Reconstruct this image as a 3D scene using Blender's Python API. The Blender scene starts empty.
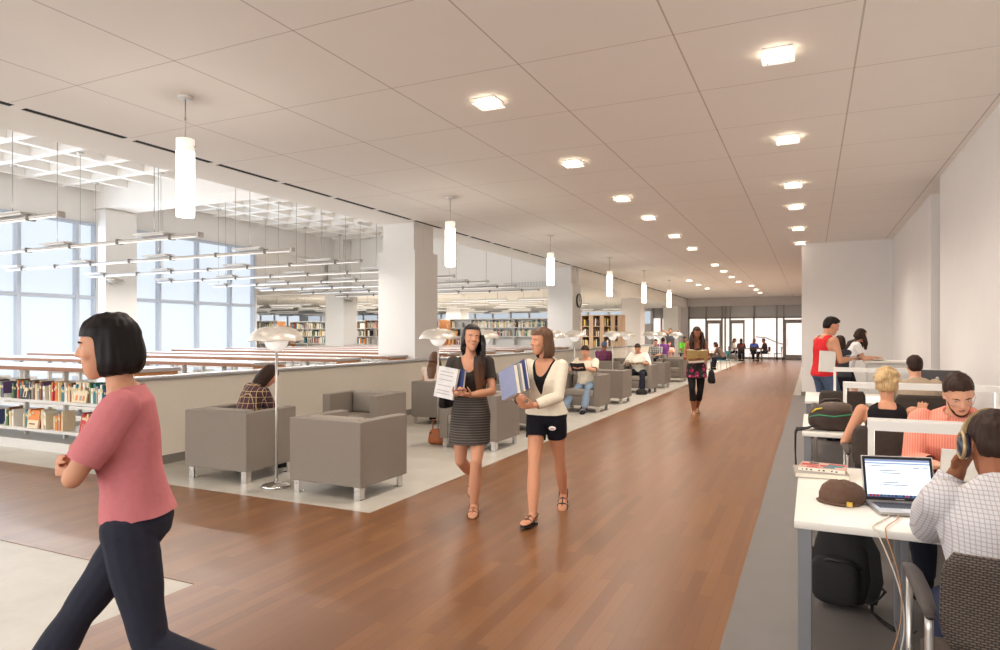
import bpy, bmesh, math, random
import numpy as np
from mathutils import Vector, Matrix

random.seed(7)
SC = bpy.context.scene
COL = SC.collection
PI = math.pi
R = math.radians
V = Vector


# ------------------------------------------------------------------ materials
def lin(c):
    out = []
    for x in c:
        x = x / 255.0
        out.append(x / 12.92 if x <= 0.04045 else ((x + 0.055) / 1.055) ** 2.4)
    return (out[0], out[1], out[2], 1.0)


MATS = {}


def new_mat(name):
    m = bpy.data.materials.new(name)
    m.use_nodes = True
    nt = m.node_tree
    b = nt.nodes['Principled BSDF']
    MATS[name] = m
    return m, nt, b


def N(nt, kind, **kw):
    n = nt.nodes.new(kind)
    for k, v in kw.items():
        setattr(n, k, v)
    return n


def math_node(nt, op, a, b=None):
    n = nt.nodes.new('ShaderNodeMath')
    n.operation = op
    for i, x in enumerate((a, b)):
        if x is None:
            continue
        if isinstance(x, (int, float)):
            n.inputs[i].default_value = x
        else:
            nt.links.new(x, n.inputs[i])
    return n.outputs[0]


def mixc(nt, fac, a, b):
    n = nt.nodes.new('ShaderNodeMix')
    n.data_type = 'RGBA'
    for sock, x in ((n.inputs[0], fac), (n.inputs[6], a), (n.inputs[7], b)):
        if isinstance(x, (int, float, tuple)):
            sock.default_value = x
        else:
            nt.links.new(x, sock)
    return n.outputs[2]


def mat(name, rgb, rough=0.6, metal=0.0, var=0.06, scale=12.0, bump=0.0, emit=0.0, spec=0.5, stretch=(1, 1, 1),
        alpha=None, sheen=0.0, emit_rgb=None):
    """plain procedural surface: colour broken up by noise, optional bump"""
    if name in MATS:
        return MATS[name]
    m, nt, b = new_mat(name)
    c = lin(rgb)
    tc = N(nt, 'ShaderNodeTexCoord')
    mp = N(nt, 'ShaderNodeMapping')
    mp.inputs['Scale'].default_value = stretch
    nt.links.new(tc.outputs['Object'], mp.inputs[0])
    no = N(nt, 'ShaderNodeTexNoise')
    no.inputs['Scale'].default_value = scale
    no.inputs['Detail'].default_value = 4
    nt.links.new(mp.outputs[0], no.inputs['Vector'])
    dark = tuple(x * (1 - var * 2) for x in c[:3]) + (1,)
    lite = tuple(min(1, x * (1 + var * 2)) for x in c[:3]) + (1,)
    col = mixc(nt, no.outputs[0], dark, lite)
    nt.links.new(col, b.inputs['Base Color'])
    b.inputs['Roughness'].default_value = rough
    b.inputs['Metallic'].default_value = metal
    b.inputs['Specular IOR Level'].default_value = spec
    if sheen:
        b.inputs['Sheen Weight'].default_value = sheen
    if bump:
        bp = N(nt, 'ShaderNodeBump')
        bp.inputs['Strength'].default_value = bump
        bp.inputs['Distance'].default_value = 0.01
        nt.links.new(no.outputs[0], bp.inputs['Height'])
        nt.links.new(bp.outputs[0], b.inputs['Normal'])
    if emit:
        b.inputs['Emission Color'].default_value = lin(emit_rgb) if emit_rgb else c
        b.inputs['Emission Strength'].default_value = emit
    if alpha is not None:
        b.inputs['Alpha'].default_value = alpha
    return m


def grid_mat(name, base, lines, rough=0.85, var=0.05):
    """woven check: lines = list of (axis 'x'|'y'|'z', repeats per metre, width 0-1, phase, rgb)"""
    m, nt, b = new_mat(name)
    tc = N(nt, 'ShaderNodeTexCoord')
    sp = N(nt, 'ShaderNodeSeparateXYZ')
    nt.links.new(tc.outputs['Object'], sp.inputs[0])
    no = N(nt, 'ShaderNodeTexNoise')
    no.inputs['Scale'].default_value = 9
    nt.links.new(tc.outputs['Object'], no.inputs['Vector'])
    c = lin(base)
    col = mixc(nt, no.outputs[0], tuple(x * (1 - var * 2) for x in c[:3]) + (1,), tuple(min(1, x * (1 + var * 2)) for x in c[:3]) + (1,))
    for ax, rep, wid, ph, rgb in lines:
        # a little wobble so the lines follow cloth
        wob = math_node(nt, 'MULTIPLY', no.outputs[0], 0.008)
        p = math_node(nt, 'ADD', sp.outputs['xyz'.index(ax)], wob)
        f = math_node(nt, 'FRACT', math_node(nt, 'ADD', math_node(nt, 'MULTIPLY', p, rep), ph))
        k = math_node(nt, 'LESS_THAN', f, wid)
        k = math_node(nt, 'MULTIPLY', k, 0.8)
        col = mixc(nt, k, col, lin(rgb))
    nt.links.new(col, b.inputs['Base Color'])
    b.inputs['Roughness'].default_value = rough
    return m


# ------------------------------------------------------------------ mesh builder
class MB:
    def __init__(self):
        self.v, self.f, self.m, self.s = [], [], [], []

    def add(self, verts, faces, mi=0, smooth=False, mtx=None):
        o = len(self.v)
        if mtx is not None:
            verts = [mtx @ V(p) for p in verts]
        self.v += [tuple(p) for p in verts]
        self.f += [tuple(i + o for i in f) for f in faces]
        self.m += [mi] * len(faces)
        self.s += [smooth] * len(faces)
        return self

    def box(self, x0, x1, y0, y1, z0, z1, mi=0, bev=0.0, seg=2, mtx=None):
        vs = [(x0, y0, z0), (x1, y0, z0), (x1, y1, z0), (x0, y1, z0), (x0, y0, z1), (x1, y0, z1), (x1, y1, z1), (x0, y1, z1)]
        fs = [(0, 3, 2, 1), (4, 5, 6, 7), (0, 1, 5, 4), (1, 2, 6, 5), (2, 3, 7, 6), (3, 0, 4, 7)]
        if bev <= 0:
            return self.add(vs, fs, mi, False, mtx)
        bm = bmesh.new()
        bv = [bm.verts.new(p) for p in vs]
        for f in fs:
            bm.faces.new([bv[i] for i in f])
        bmesh.ops.bevel(bm, geom=list(bm.edges), offset=bev, segments=seg, profile=0.5, affect='EDGES')
        bm.verts.index_update()
        vv = [v.co.copy() for v in bm.verts]
        ff = [[v.index for v in f.verts] for f in bm.faces]
        bm.free()
        return self.add(vv, ff, mi, seg > 1, mtx)

    def rings(self, rings, mi=0, smooth=True, cap=True, closed=True):
        n = len(rings[0])
        vs = [p for r in rings for p in r]
        fs = []
        for i in range(len(rings) - 1):
            for j in range(n if closed else n - 1):
                a, b = i * n + j, i * n + (j + 1) % n
                fs.append((a, b, b + n, a + n))
        if cap:
            fs.append(tuple(reversed(range(n))))
            fs.append(tuple((len(rings) - 1) * n + j for j in range(n)))
        return self.add(vs, fs, mi, smooth)

    def tube(self, pts, r, n=8, mi=0, cap=True, smooth=True):
        pts = [V(p) for p in pts]
        rr = r if isinstance(r, (list, tuple)) else [r] * len(pts)
        rings = []
        u = None
        for i, p in enumerate(pts):
            a = pts[max(i - 1, 0)]
            b = pts[min(i + 1, len(pts) - 1)]
            t = (b - a).normalized()
            if u is None:
                u = t.cross(V((0, 0, 1)))
                if u.length < 0.05:
                    u = t.cross(V((1, 0, 0)))
            u = (u - t * u.dot(t)).normalized()
            w = t.cross(u)
            rings.append([p + (u * math.cos(2 * PI * k / n) + w * math.sin(2 * PI * k / n)) * rr[i] for k in range(n)])
        return self.rings(rings, mi, smooth, cap)

    def strap(self, pts, wid, thick, side, mi=0):
        """flat band along pts; side = the direction of its width"""
        pts = [V(p) for p in pts]
        side = V(side).normalized()
        rings = []
        for i, p in enumerate(pts):
            a = pts[max(i - 1, 0)]
            b = pts[min(i + 1, len(pts) - 1)]
            t = (b - a).normalized()
            s = (side - t * side.dot(t)).normalized()
            n = t.cross(s)
            rings.append([p + s * wid / 2 + n * thick / 2, p - s * wid / 2 + n * thick / 2, p - s * wid / 2 - n * thick / 2, p + s * wid / 2 - n * thick / 2])
        return self.rings(rings, mi, False, True)

    def lathe(self, prof, n=24, c=(0, 0, 0), mi=0, smooth=True, cap=True):
        rings = [[(c[0] + r * math.cos(2 * PI * k / n), c[1] + r * math.sin(2 * PI * k / n), c[2] + z) for k in range(n)] for r, z in prof]
        return self.rings(rings, mi, smooth, cap)

    def ball(self, c, r, mi=0, n=14, m=9, mtx=None):
        if isinstance(r, (int, float)):
            r = (r, r, r)
        c = V(c)
        vs = [c + V((0, 0, -r[2]))]
        for i in range(1, m):
            a = -PI / 2 + PI * i / m
            for k in range(n):
                b = 2 * PI * k / n
                vs.append(c + V((r[0] * math.cos(a) * math.cos(b), r[1] * math.cos(a) * math.sin(b), r[2] * math.sin(a))))
        vs.append(c + V((0, 0, r[2])))
        fs = [(0, 1 + (k + 1) % n, 1 + k) for k in range(n)]
        for i in range(m - 2):
            for k in range(n):
                a, b = 1 + i * n + k, 1 + i * n + (k + 1) % n
                fs.append((a, b, b + n, a + n))
        o = 1 + (m - 2) * n
        fs += [(o + k, o + (k + 1) % n, len(vs) - 1) for k in range(n)]
        return self.add(vs, fs, mi, True, mtx)

    def limb(self, p0, p1, rads, n=12, mi=0):
        """rounded tapering limb: rads = radii spread evenly from p0 to p1"""
        p0, p1 = V(p0), V(p1)
        t = (p1 - p0)
        L = t.length
        t = t / L if L > 1e-6 else V((0, 0, 1))
        u = t.cross(V((0, 0, 1)))
        if u.length < 0.05:
            u = t.cross(V((0, 1, 0)))
        u.normalize()
        w = t.cross(u)
        st = []
        for a in (80, 55, 25):
            st.append((-rads[0] * math.sin(R(a)), rads[0] * math.cos(R(a))))
        K = len(rads) - 1
        for i in range(K * 2 + 1):
            x = i / 2
            j = min(int(x), K - 1)
            fr = x - j
            fr = fr * fr * (3 - 2 * fr)
            st.append((L * x / K, rads[j] * (1 - fr) + rads[j + 1] * fr))
        for a in (25, 55, 80):
            st.append((L + rads[-1] * math.sin(R(a)), rads[-1] * math.cos(R(a))))
        rings = [[p0 + t * s + (u * math.cos(2 * PI * k / n) + w * math.sin(2 * PI * k / n)) * r for k in range(n)] for s, r in st]
        return self.rings(rings, mi, True, True)

    def mesh(self, name):
        me = bpy.data.meshes.new(name)
        me.from_pydata(self.v, [], self.f)
        return me

    def build(self, name, mats, parent=None, loc=None, rotz=0.0, kind=None):
        me = self.mesh(name)
        if not isinstance(mats, (list, tuple)):
            mats = [mats]
        for m in mats:
            me.materials.append(m)
        me.polygons.foreach_set('material_index', self.m)
        me.polygons.foreach_set('use_smooth', self.s)
        bm = bmesh.new()
        bm.from_mesh(me)
        bmesh.ops.recalc_face_normals(bm, faces=bm.faces)
        bm.to_mesh(me)
        bm.free()
        me.update()
        o = bpy.data.objects.new(name, me)
        COL.objects.link(o)
        if parent is not None:
            o.parent = parent
        if loc is not None:
            o.location = loc
        o.rotation_euler.z = rotz
        if kind:
            o['kind'] = kind
        return o


def tag(o, label, cat, group=None, kind=None):
    o['label'] = label
    o['category'] = cat
    if group:
        o['group'] = group
    if kind:
        o['kind'] = kind
    return o


def thing(name, label, cat, loc=(0, 0, 0), rotz=0.0, group=None):
    o = bpy.data.objects.new(name, None)
    o.empty_display_size = 0.1
    COL.objects.link(o)
    o.location = loc
    o.rotation_euler.z = rotz
    return tag(o, label, cat, group)


def dup(src, loc, rotz=None, label=None, group=None):
    def cp(o, parent):
        c = o.copy()
        COL.objects.link(c)
        c.parent = parent
        for ch in o.children:
            cp(ch, c)
        return c
    c = cp(src, None)
    c.location = loc
    if rotz is not None:
        c.rotation_euler.z = rotz
    if label:
        c['label'] = label
    if group:
        c['group'] = group
    return c


ORD = ['first', 'second', 'third', 'fourth', 'fifth', 'sixth', 'seventh', 'eighth', 'ninth', 'tenth', 'eleventh', 'twelfth', 'thirteenth',
       'fourteenth', 'fifteenth', 'sixteenth', 'seventeenth', 'eighteenth', 'nineteenth', 'twentieth']


def nth(i):
    if i < 20:
        return ORD[i]
    t = {2: 'twenty', 3: 'thirty', 4: 'forty', 5: 'fifty', 6: 'sixty'}[(i + 1) // 10]
    return t + ('-' + ORD[(i + 1) % 10 - 1] if (i + 1) % 10 else 'th')


# ------------------------------------------------------------------ camera
FPX, TH = 660.0, math.atan((811 - 500) / 660.0)
cam = bpy.data.cameras.new('camera')
cam.sensor_width = 36.0
cam.lens = FPX * 36.0 / 1000.0
cam.shift_y = 0.009
cam.clip_end = 200
co = bpy.data.objects.new('camera', cam)
COL.objects.link(co)
co.location = (0, 0, 1.6)
co.rotation_euler = (PI / 2, 0, TH)
SC.camera = co
vs_ = SC.view_settings
vs_.view_transform = 'Standard'
vs_.look = 'None'
vs_.exposure = 0.86
vs_.gamma = 1.0
vs_.use_curve_mapping = False
# ------------------------------------------------------------------ setting materials
def wood_floor():
    m, nt, b = new_mat('wood_floor')
    tc = N(nt, 'ShaderNodeTexCoord')
    sp = N(nt, 'ShaderNodeSeparateXYZ')
    nt.links.new(tc.outputs['Object'], sp.inputs[0])
    cb = N(nt, 'ShaderNodeCombineXYZ')
    nt.links.new(sp.outputs[1], cb.inputs[0])
    nt.links.new(sp.outputs[0], cb.inputs[1])
    br = N(nt, 'ShaderNodeTexBrick')
    br.offset = 0.37
    br.inputs['Scale'].default_value = 1.0
    br.inputs['Brick Width'].default_value = 1.15
    br.inputs['Row Height'].default_value = 0.078
    br.inputs['Mortar Size'].default_value = 0.0012
    br.inputs['Mortar Smooth'].default_value = 0.2
    br.inputs['Bias'].default_value = -0.1
    br.inputs['Color1'].default_value = lin((113, 74, 45))
    br.inputs['Color2'].default_value = lin((136, 93, 57))
    br.inputs['Mortar'].default_value = lin((98, 62, 42))
    nt.links.new(cb.outputs[0], br.inputs['Vector'])
    mp = N(nt, 'ShaderNodeMapping')
    mp.inputs['Scale'].default_value = (45, 2.2, 1)
    nt.links.new(tc.outputs['Object'], mp.inputs[0])
    no = N(nt, 'ShaderNodeTexNoise')
    no.inputs['Scale'].default_value = 1.0
    no.inputs['Detail'].default_value = 5
    nt.links.new(mp.outputs[0], no.inputs['Vector'])
    col = mixc(nt, math_node(nt, 'MULTIPLY', no.outputs[0], 0.45), br.outputs['Color'], lin((102, 67, 41)))
    nt.links.new(col, b.inputs['Base Color'])
    b.inputs['Roughness'].default_value = 0.3
    b.inputs['Specular IOR Level'].default_value = 0.5
    return m


def tile_floor():
    m, nt, b = new_mat('grey_floor_tile')
    tc = N(nt, 'ShaderNodeTexCoord')
    no = N(nt, 'ShaderNodeTexNoise')
    no.inputs['Scale'].default_value = 2.2
    no.inputs['Detail'].default_value = 7
    no.inputs['Roughness'].default_value = 0.65
    nt.links.new(tc.outputs['Object'], no.inputs['Vector'])
    col = mixc(nt, no.outputs[0], lin((156, 150, 140)), lin((200, 195, 184)))
    nt.links.new(col, b.inputs['Base Color'])
    b.inputs['Roughness'].default_value = 0.42
    return m


def panel_ceiling():
    m, nt, b = new_mat('ceiling_panels')
    tc = N(nt, 'ShaderNodeTexCoord')
    sp = N(nt, 'ShaderNodeSeparateXYZ')
    nt.links.new(tc.outputs['Object'], sp.inputs[0])
    base = lin((240, 234, 228))
    no = N(nt, 'ShaderNodeTexNoise')
    no.inputs['Scale'].default_value = 3
    nt.links.new(tc.outputs['Object'], no.inputs['Vector'])
    col = mixc(nt, no.outputs[0], tuple(x * 0.97 for x in base[:3]) + (1,), base)
    for ax, step, off, w in ((0, 1.325, -0.979, 0.014), (1, 1.33, 3.94, 0.009)):
        f = math_node(nt, 'FRACT', math_node(nt, 'ADD', math_node(nt, 'DIVIDE', math_node(nt, 'SUBTRACT', sp.outputs[ax], off), step), 50.0 + w / step / 2))
        k = math_node(nt, 'LESS_THAN', f, w / step)
        col = mixc(nt, math_node(nt, 'MULTIPLY', k, 0.5), col, lin((120, 98, 84)))
    nt.links.new(col, b.inputs['Base Color'])
    b.inputs['Roughness'].default_value = 0.7
    return m


M_WOOD = wood_floor()
M_TILE = tile_floor()
M_CEIL = panel_ceiling()
M_WALL = mat('white_wall_paint', (228, 224, 220), 0.75, var=0.012, scale=3)
M_COLW = mat('white_column_paint', (226, 223, 219), 0.7, var=0.012, scale=3)
M_HALF = mat('half_wall_paint', (216, 208, 194), 0.7, var=0.015, scale=3)
M_COFFER = mat('coffer_plaster', (240, 236, 230), 0.8, var=0.012, scale=2)
M_GREYFL = mat('grey_vinyl', (106, 101, 98), 0.45, var=0.05, scale=5)
M_BASE = mat('grey_baseboard', (120, 114, 106), 0.6)
M_RAIL = mat('satin_rail_metal', (176, 176, 178), 0.35, 0.7, var=0.02)
M_DARK = mat('slot_shade_black', (16, 15, 14), 0.9)  # near-black paints in the shade of the ceiling slot
M_FRAME = mat('window_frame_metal', (186, 194, 206), 0.5, 0.0, var=0.02)
M_STOREF = mat('storefront_metal', (150, 146, 142), 0.45, 0.3, var=0.02)
M_PANE = mat('daylit_frosted_pane', (120, 130, 140), 0.3, var=0.01, scale=1.3, emit=0.46, emit_rgb=(234, 244, 255))
M_PANE2 = mat('backlit_street_pane', (150, 140, 132), 0.3, var=0.02, scale=4, emit=0.78, emit_rgb=(255, 230, 218))
_nt = M_PANE2.node_tree
_tc, _mp, _no = N(_nt, 'ShaderNodeTexCoord'), N(_nt, 'ShaderNodeMapping'), N(_nt, 'ShaderNodeTexNoise')
_mp.inputs['Scale'].default_value = (3.5, 1, 0.9)
_no.inputs['Scale'].default_value = 1.6
_no.inputs['Detail'].default_value = 6
_nt.links.new(_tc.outputs['Object'], _mp.inputs[0])
_nt.links.new(_mp.outputs[0], _no.inputs['Vector'])
_nt.links.new(mixc(_nt, _no.outputs[0], lin((255, 246, 240)), lin((226, 196, 184))), _nt.nodes['Principled BSDF'].inputs['Emission Color'])
M_PANE3 = mat('clerestory_pane', (110, 120, 130), 0.2, var=0.03, scale=4, emit=0.4, emit_rgb=(214, 226, 238))
M_TRANS = mat('grey_transom_glass', (176, 172, 168), 0.15, var=0.03, scale=2)
M_GREYW = mat('grey_far_wall', (208, 204, 203), 0.75, var=0.015, scale=3)
M_WOODP = mat('orange_wood_panel', (188, 128, 74), 0.5, var=0.08, scale=3, stretch=(12, 12, 1))
M_WOODT = mat('light_wood_upright', (196, 166, 136), 0.55, var=0.06, scale=3, stretch=(12, 12, 1))
M_TOPLAM = mat('pale_laminate_top', (176, 170, 168), 0.3, var=0.02)
M_TOPEDGE = mat('brown_top_edge', (136, 92, 64), 0.5, var=0.06, scale=6)
M_SHELF = mat('white_shelf_steel', (206, 203, 198), 0.5, var=0.02)
M_CHAIR = mat('grey_weave', (134, 125, 116), 0.9, var=0.10, scale=160, bump=0.25, spec=0.2)
M_CUSH = mat('grey_weave_cushion', (148, 139, 129), 0.9, var=0.10, scale=160, bump=0.25, spec=0.2)
M_CHROME = mat('chrome', (210, 208, 205), 0.15, 1.0, var=0.01)
M_BRUSH = mat('brushed_steel', (186, 182, 176), 0.34, 0.9, var=0.04, scale=20)
M_ALU = mat('aluminium', (196, 192, 188), 0.4, 0.6, var=0.02)
M_WHITEP = mat('white_lacquer', (218, 216, 212), 0.4, var=0.01)
M_CABLE = mat('steel_cable', (150, 146, 142), 0.4, 0.6)
M_GLOW = mat('lit_pendant_glass', (240, 236, 228), 0.4, var=0.0, emit=6.5, emit_rgb=(255, 247, 232))
M_FROST = mat('dim_glow_frosted_glass', (238, 234, 224), 0.4, var=0.01, emit=0.35, emit_rgb=(255, 246, 230))  # pendant's upper glass, a faint glow put in as emission
M_LAMPON = mat('lit_lamp', (255, 250, 240), 0.4, var=0.0, emit=7.0, emit_rgb=(255, 240, 218))
M_GLASSP = mat('lit_glass_plate', (250, 248, 240), 0.3, var=0.0, emit=6.5, emit_rgb=(255, 246, 232))
M_TUBE = mat('fluorescent_tube', (250, 250, 250), 0.4, var=0.0, emit=0.28, emit_rgb=(255, 250, 242))
M_GLOBE = mat('opal_glass', (246, 244, 240), 0.25, var=0.0, emit=0.25, emit_rgb=(255, 250, 242))
M_LAPT = mat('silver_laptop', (176, 175, 174), 0.35, 0.6, var=0.01)
M_BLACK = mat('black_plastic', (26, 24, 24), 0.4)
M_BLKFAB = mat('black_nylon', (19, 17, 17), 0.8, var=0.15, scale=40, bump=0.2)
M_DESK = mat('white_desk_laminate', (226, 222, 213), 0.35, var=0.01)
M_DLEG = mat('grey_desk_steel', (128, 128, 132), 0.4, 0.4, var=0.02)
# ------------------------------------------------------------------ the room
ZC = 3.95


def struct(name, mb, m):
    o = mb.build(name, m)
    o['kind'] = 'structure'
    return o


b = MB()
b.box(-40, 6, -6, 60, -0.12, 0.0)
struct('floor', b, M_TILE)
b = MB()
b.box(-3.56, -0.42, -6, 46, 0.0, 0.004)
b.box(-16, -3.56, 2.98, 4.83, 0.0, 0.004)
struct('floor_wood', b, M_WOOD)
b = MB()
b.box(-0.42, 2.4, -6, 18.9, 0.0, 0.003)
struct('floor_vinyl', b, M_GREYFL)

# hall ceiling of large square panels, a near-black strip painted for the slot's shade and the plaster soffit beyond it
b = MB()
b.box(-7.39, 4.0, -6, 46, ZC, ZC + 0.2)
struct('ceiling', b, M_CEIL)
b = MB()
b.box(-8.36, -7.50, -6, 46, ZC, ZC + 0.2)
b.box(-8.36, -8.2, -6, 22.4, ZC + 0.2, 5.6)
y = 4.06
while y < 45:
    b.box(-7.50, -7.39, y - 0.05, y + 0.05, ZC - 0.001, ZC + 0.005)
    y += 1.25
struct('ceiling_soffit', b, M_COFFER)
b = MB()
b.box(-7.50, -7.39, -6, 46, ZC + 0.006, ZC + 0.2)
struct('slot_shade_strip', b, M_DARK)

# waffle ceiling of the reading room
b = MB()
b.box(-18.6, -8.2, -4, 22.6, 5.99, 6.2)
for x in range(-18, -8):
    b.box(x + 0.42 - 0.08, x + 0.42 + 0.08, -4, 22.5, 5.5, 6.0)
yy = -3.2
while yy < 22:
    b.box(-18.6, -8.2, yy - 0.09, yy + 0.09, 5.497, 6.0)
    yy += 1.0
b.box(-18.6, -8.2, 11.7, 12.6, 5.05, 6.0)
b.box(-18.6, -8.2, 1.7, 2.6, 5.05, 6.0)
struct('ceiling_waffle', b, M_COFFER)

# bulkhead at the end of the reading room and the lower ceiling past it
b = MB()
b.box(-18.4, -7.475, 22.4, 22.8, 3.25, 6.0)
b.box(-18.9, -18.4, 17.5, 22.8, 3.35, 6.0)
struct('wall_bulkhead', b, M_COFFER)
b = MB()
b.box(-40, -7.475, 22.8, 45, 3.35, 3.5)
b.box(-7.6, -7.475, 22.8, 45, 3.5, ZC - 0.001)
b.box(-40, -18.9, 12, 22.8, 3.40, 3.55)
struct('ceiling_low', b, M_COFFER)

# window wall on the left
def window(name, y0, y1, mull, x=-17.95):
    z1, ztr = 4.62, 2.6
    g = MB()
    g.box(x - 0.03, x - 0.01, y0, y1, 0.2, z1)
    w = g.build(name, M_PANE)
    w['kind'] = 'structure'
    f = MB()
    for yy in mull:
        f.box(x - 0.02, x + 0.14, yy - 0.05, yy + 0.05, 0.2, z1, bev=0.008, seg=1)
    f.box(x - 0.02, x + 0.12, y0, y1, ztr - 0.05, ztr + 0.05, bev=0.008, seg=1)
    f.box(x - 0.02, x + 0.12, y0, y1, z1 - 0.05, z1 + 0.03)
    f.build('window_frame', M_FRAME, w)
    f = MB()
    f.box(x - 0.05, x + 0.2, y0, y1, 0.1, 0.22)
    f.build('window_sill', M_WHITEP, w)


window('window_1', 2.6, 11.75, [2.65, 4.5, 6.1, 7.9, 9.75, 11.2, 11.7])
window('window_2', 12.6, 17.45, [12.65, 13.68, 15.05, 16.38, 17.42])
b = MB()
b.box(-18.6, -17.9, -4, 22.6, 4.65, 6.0)
b.box(-18.2, -17.9, -4, 2.6, 0, 4.65)
b.box(-18.2, -17.75, 2.6, 17.6, 0, 0.12)
b.box(-18.3, -17.9, 17.46, 17.62, 0, 4.65)
struct('wall_left', b, M_WALL)


# columns: wide cladding below, slimmer core above
def column(cx, cy, hw=0.46, top=ZC, clad=3.35, name='column'):
    b = MB()
    b.box(cx - hw, cx + hw, cy - hw, cy + hw, 0, clad)
    b.box(cx - hw + 0.07, cx + hw - 0.07, cy - hw + 0.07, cy + hw - 0.07, clad, top)
    b.box(cx + hw - 0.0695, cx + hw - 0.05, cy - 0.02, cy + 0.25, clad, top - 0.03)
    struct(name, b, M_COLW)


for k in range(4):
    column(-7.93, 12.15 + 10.05 * k, top=6.0 if k < 1 else 4.0, clad=3.35)
column(-17.85, 12.15, top=5.5, clad=5.0)
column(-17.85, 22.25, top=5.5, clad=3.4)
column(-26.5, 32.3, top=3.4, clad=3.3)
column(-17.85, 32.3, top=3.4, clad=3.3)

# half wall with rail cap and grey base
b = MB()
b.box(-7.38, -7.2, 5.1, 40, 0, 1.04)
struct('wall_half', b, M_HALF)
b = MB()
b.box(-7.2, -7.185, 5.1, 40, 0, 0.11)
b.box(-7.38, -7.2, 5.085, 5.1, 0, 0.11)
struct('baseboard_half', b, M_BASE)
b = MB()
b.box(-7.41, -7.165, 5.06, 40, 1.04, 1.085, bev=0.012)
struct('trim_rail', b, M_RAIL)

# right wall with its recess, and the block that ends the study area
b = MB()
b.box(1.74, 2.4, -6, 11.7, 0, ZC)
b.box(1.82, 2.4, 13.1, 18.9, 0, ZC)
b.box(2.2, 2.4, 11.7, 13.1, 0, ZC)
b.box(1.95, 2.2, 12.0, 12.9, 0, 3.45)
struct('wall_right', b, M_WALL)
b = MB()
b.box(-0.22, 2.4, 18.9, 46, 0, ZC)
struct('wall_end', b, M_WALL)
b = MB()
b.box(-0.22, 1.82, 18.885, 18.9, 0, 0.1)
b.box(1.725, 1.74, -6, 11.7, 0, 0.1)
b.box(-0.235, -0.22, 18.885, 45.6, 0, 0.1)
struct('baseboard_right', b, M_BASE)

# far glazed end
b = MB()
b.box(-40, -0.2, 45.0, 45.3, 3.42, ZC)
struct('wall_far', b, M_GREYW)
b = MB()
b.box(-40, -9.8, 45.0, 45.3, 0, 2.3)
b.box(-8.4, -7.4, 45.0, 45.3, 0, 3.43)
b.box(-40, -9.8, 45.0, 45.3, 3.15, 3.45)
b.box(-40, -39.8, 10, 45, 0, 3.45)
struct('wall_back', b, M_GREYW)
b = MB()
b.box(-7.4, -0.22, 45.2, 45.22, 0.1, 2.66)
g = b.build('window_3', M_PANE2)
g['kind'] = 'structure'
b = MB()
b.box(-7.4, -0.22, 45.15, 45.18, 2.66, 3.42)
b.build('transom_glass', M_TRANS, g)
MB().tube([(-3.2, 45.12, 1.42), (-2.6, 45.12, 1.36), (-1.9, 45.12, 1.05), (-0.5, 45.12, .62)], .03, 8).build('ramp_rail', M_STOREF, g)
b = MB()
for x in (-7.35, -6.25, -5.25, -5.05, -4.75, -3.3, -1.95, -1.55, -0.3):
    b.box(x - 0.05, x + 0.05, 45.04, 45.16, 0, 3.42)
b.box(-7.4, -0.22, 45.04, 45.16, 2.6, 2.7)
b.box(-7.4, -0.22, 45.04, 45.16, 0, 0.14)
b.build('window_frame', M_STOREF, g)


def door(name, x0, x1):
    d = MB()
    d.box(x0, x1, 44.98, 45.03, 2.28, 2.5)
    d.box(x0, x1, 44.98, 45.03, 0.02, 0.3)
    d.box(x0, x0 + 0.1, 44.98, 45.03, 0.3, 2.28)
    d.box(x1 - 0.1, x1, 44.98, 45.03, 0.3, 2.28)
    o = d.build(name, M_STOREF)
    o['kind'] = 'structure'
    g = MB()
    g.box(x0 + 0.1, x1 - 0.1, 45.0, 45.01, 0.3, 2.28)
    g.build('door_glass', M_PANE2, o)
    g = MB()
    g.tube([(x0 + 0.16, 44.97, 0.8), (x0 + 0.16, 44.92, 0.85), (x0 + 0.16, 44.92, 1.25), (x0 + 0.16, 44.97, 1.3)], 0.015)
    g.build('door_handle', M_CHROME, o)


door('door_1', -6.2, -5.3)
door('door_2', -4.72, -3.85)
door('door_3', -1.5, -0.35)

b = MB()
b.box(-9.8, -8.4, 45.2, 45.22, 0.1, 2.66)
g = b.build('window_4', M_PANE2)
g['kind'] = 'structure'
b = MB()
for x in (-9.75, -9.15, -8.45):
    b.box(x - 0.06, x + 0.06, 45.0, 45.14, 0, 3.42)
b.build('window_frame', M_STOREF, g)
b = MB()
b.box(-9.8, -8.4, 45.15, 45.18, 2.66, 3.42)
b.build('transom_glass', M_TRANS, g)
b = MB()
b.box(-39.8, -9.8, 45.02, 45.05, 2.3, 3.15)
g = b.build('window_5', M_PANE3)
g['kind'] = 'structure'
b = MB()
for k in range(21):
    b.box(-39.8 + 1.5 * k - 0.07, -39.8 + 1.5 * k + 0.07, 44.95, 45.03, 2.3, 3.15)
b.build('window_frame', M_GREYW, g)
b = MB()
b.box(-39.8, -39.77, 14, 44, 2.3, 3.15)
g = b.build('window_6', M_PANE)
g['kind'] = 'structure'
b = MB()
for k in range(21):
    b.box(-39.78, -39.7, 14 + 1.5 * k - 0.07, 14 + 1.5 * k + 0.07, 2.3, 3.15)
b.build('window_frame', M_GREYW, g)

# air grille in the bulkhead
b = MB()
b.box(-10.4, -8.6, 22.38, 22.398, 3.34, 3.5)
for i in range(30):
    b.box(-10.38 + i * 0.06, -10.38 + i * 0.06 + 0.03, 22.36, 22.38, 3.35, 3.49, 1)
o = b.build('air_grille', [M_RAIL, M_COFFER])
tag(o, 'long grey slotted air grille along the white bulkhead above the stacks', 'vent')
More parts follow.
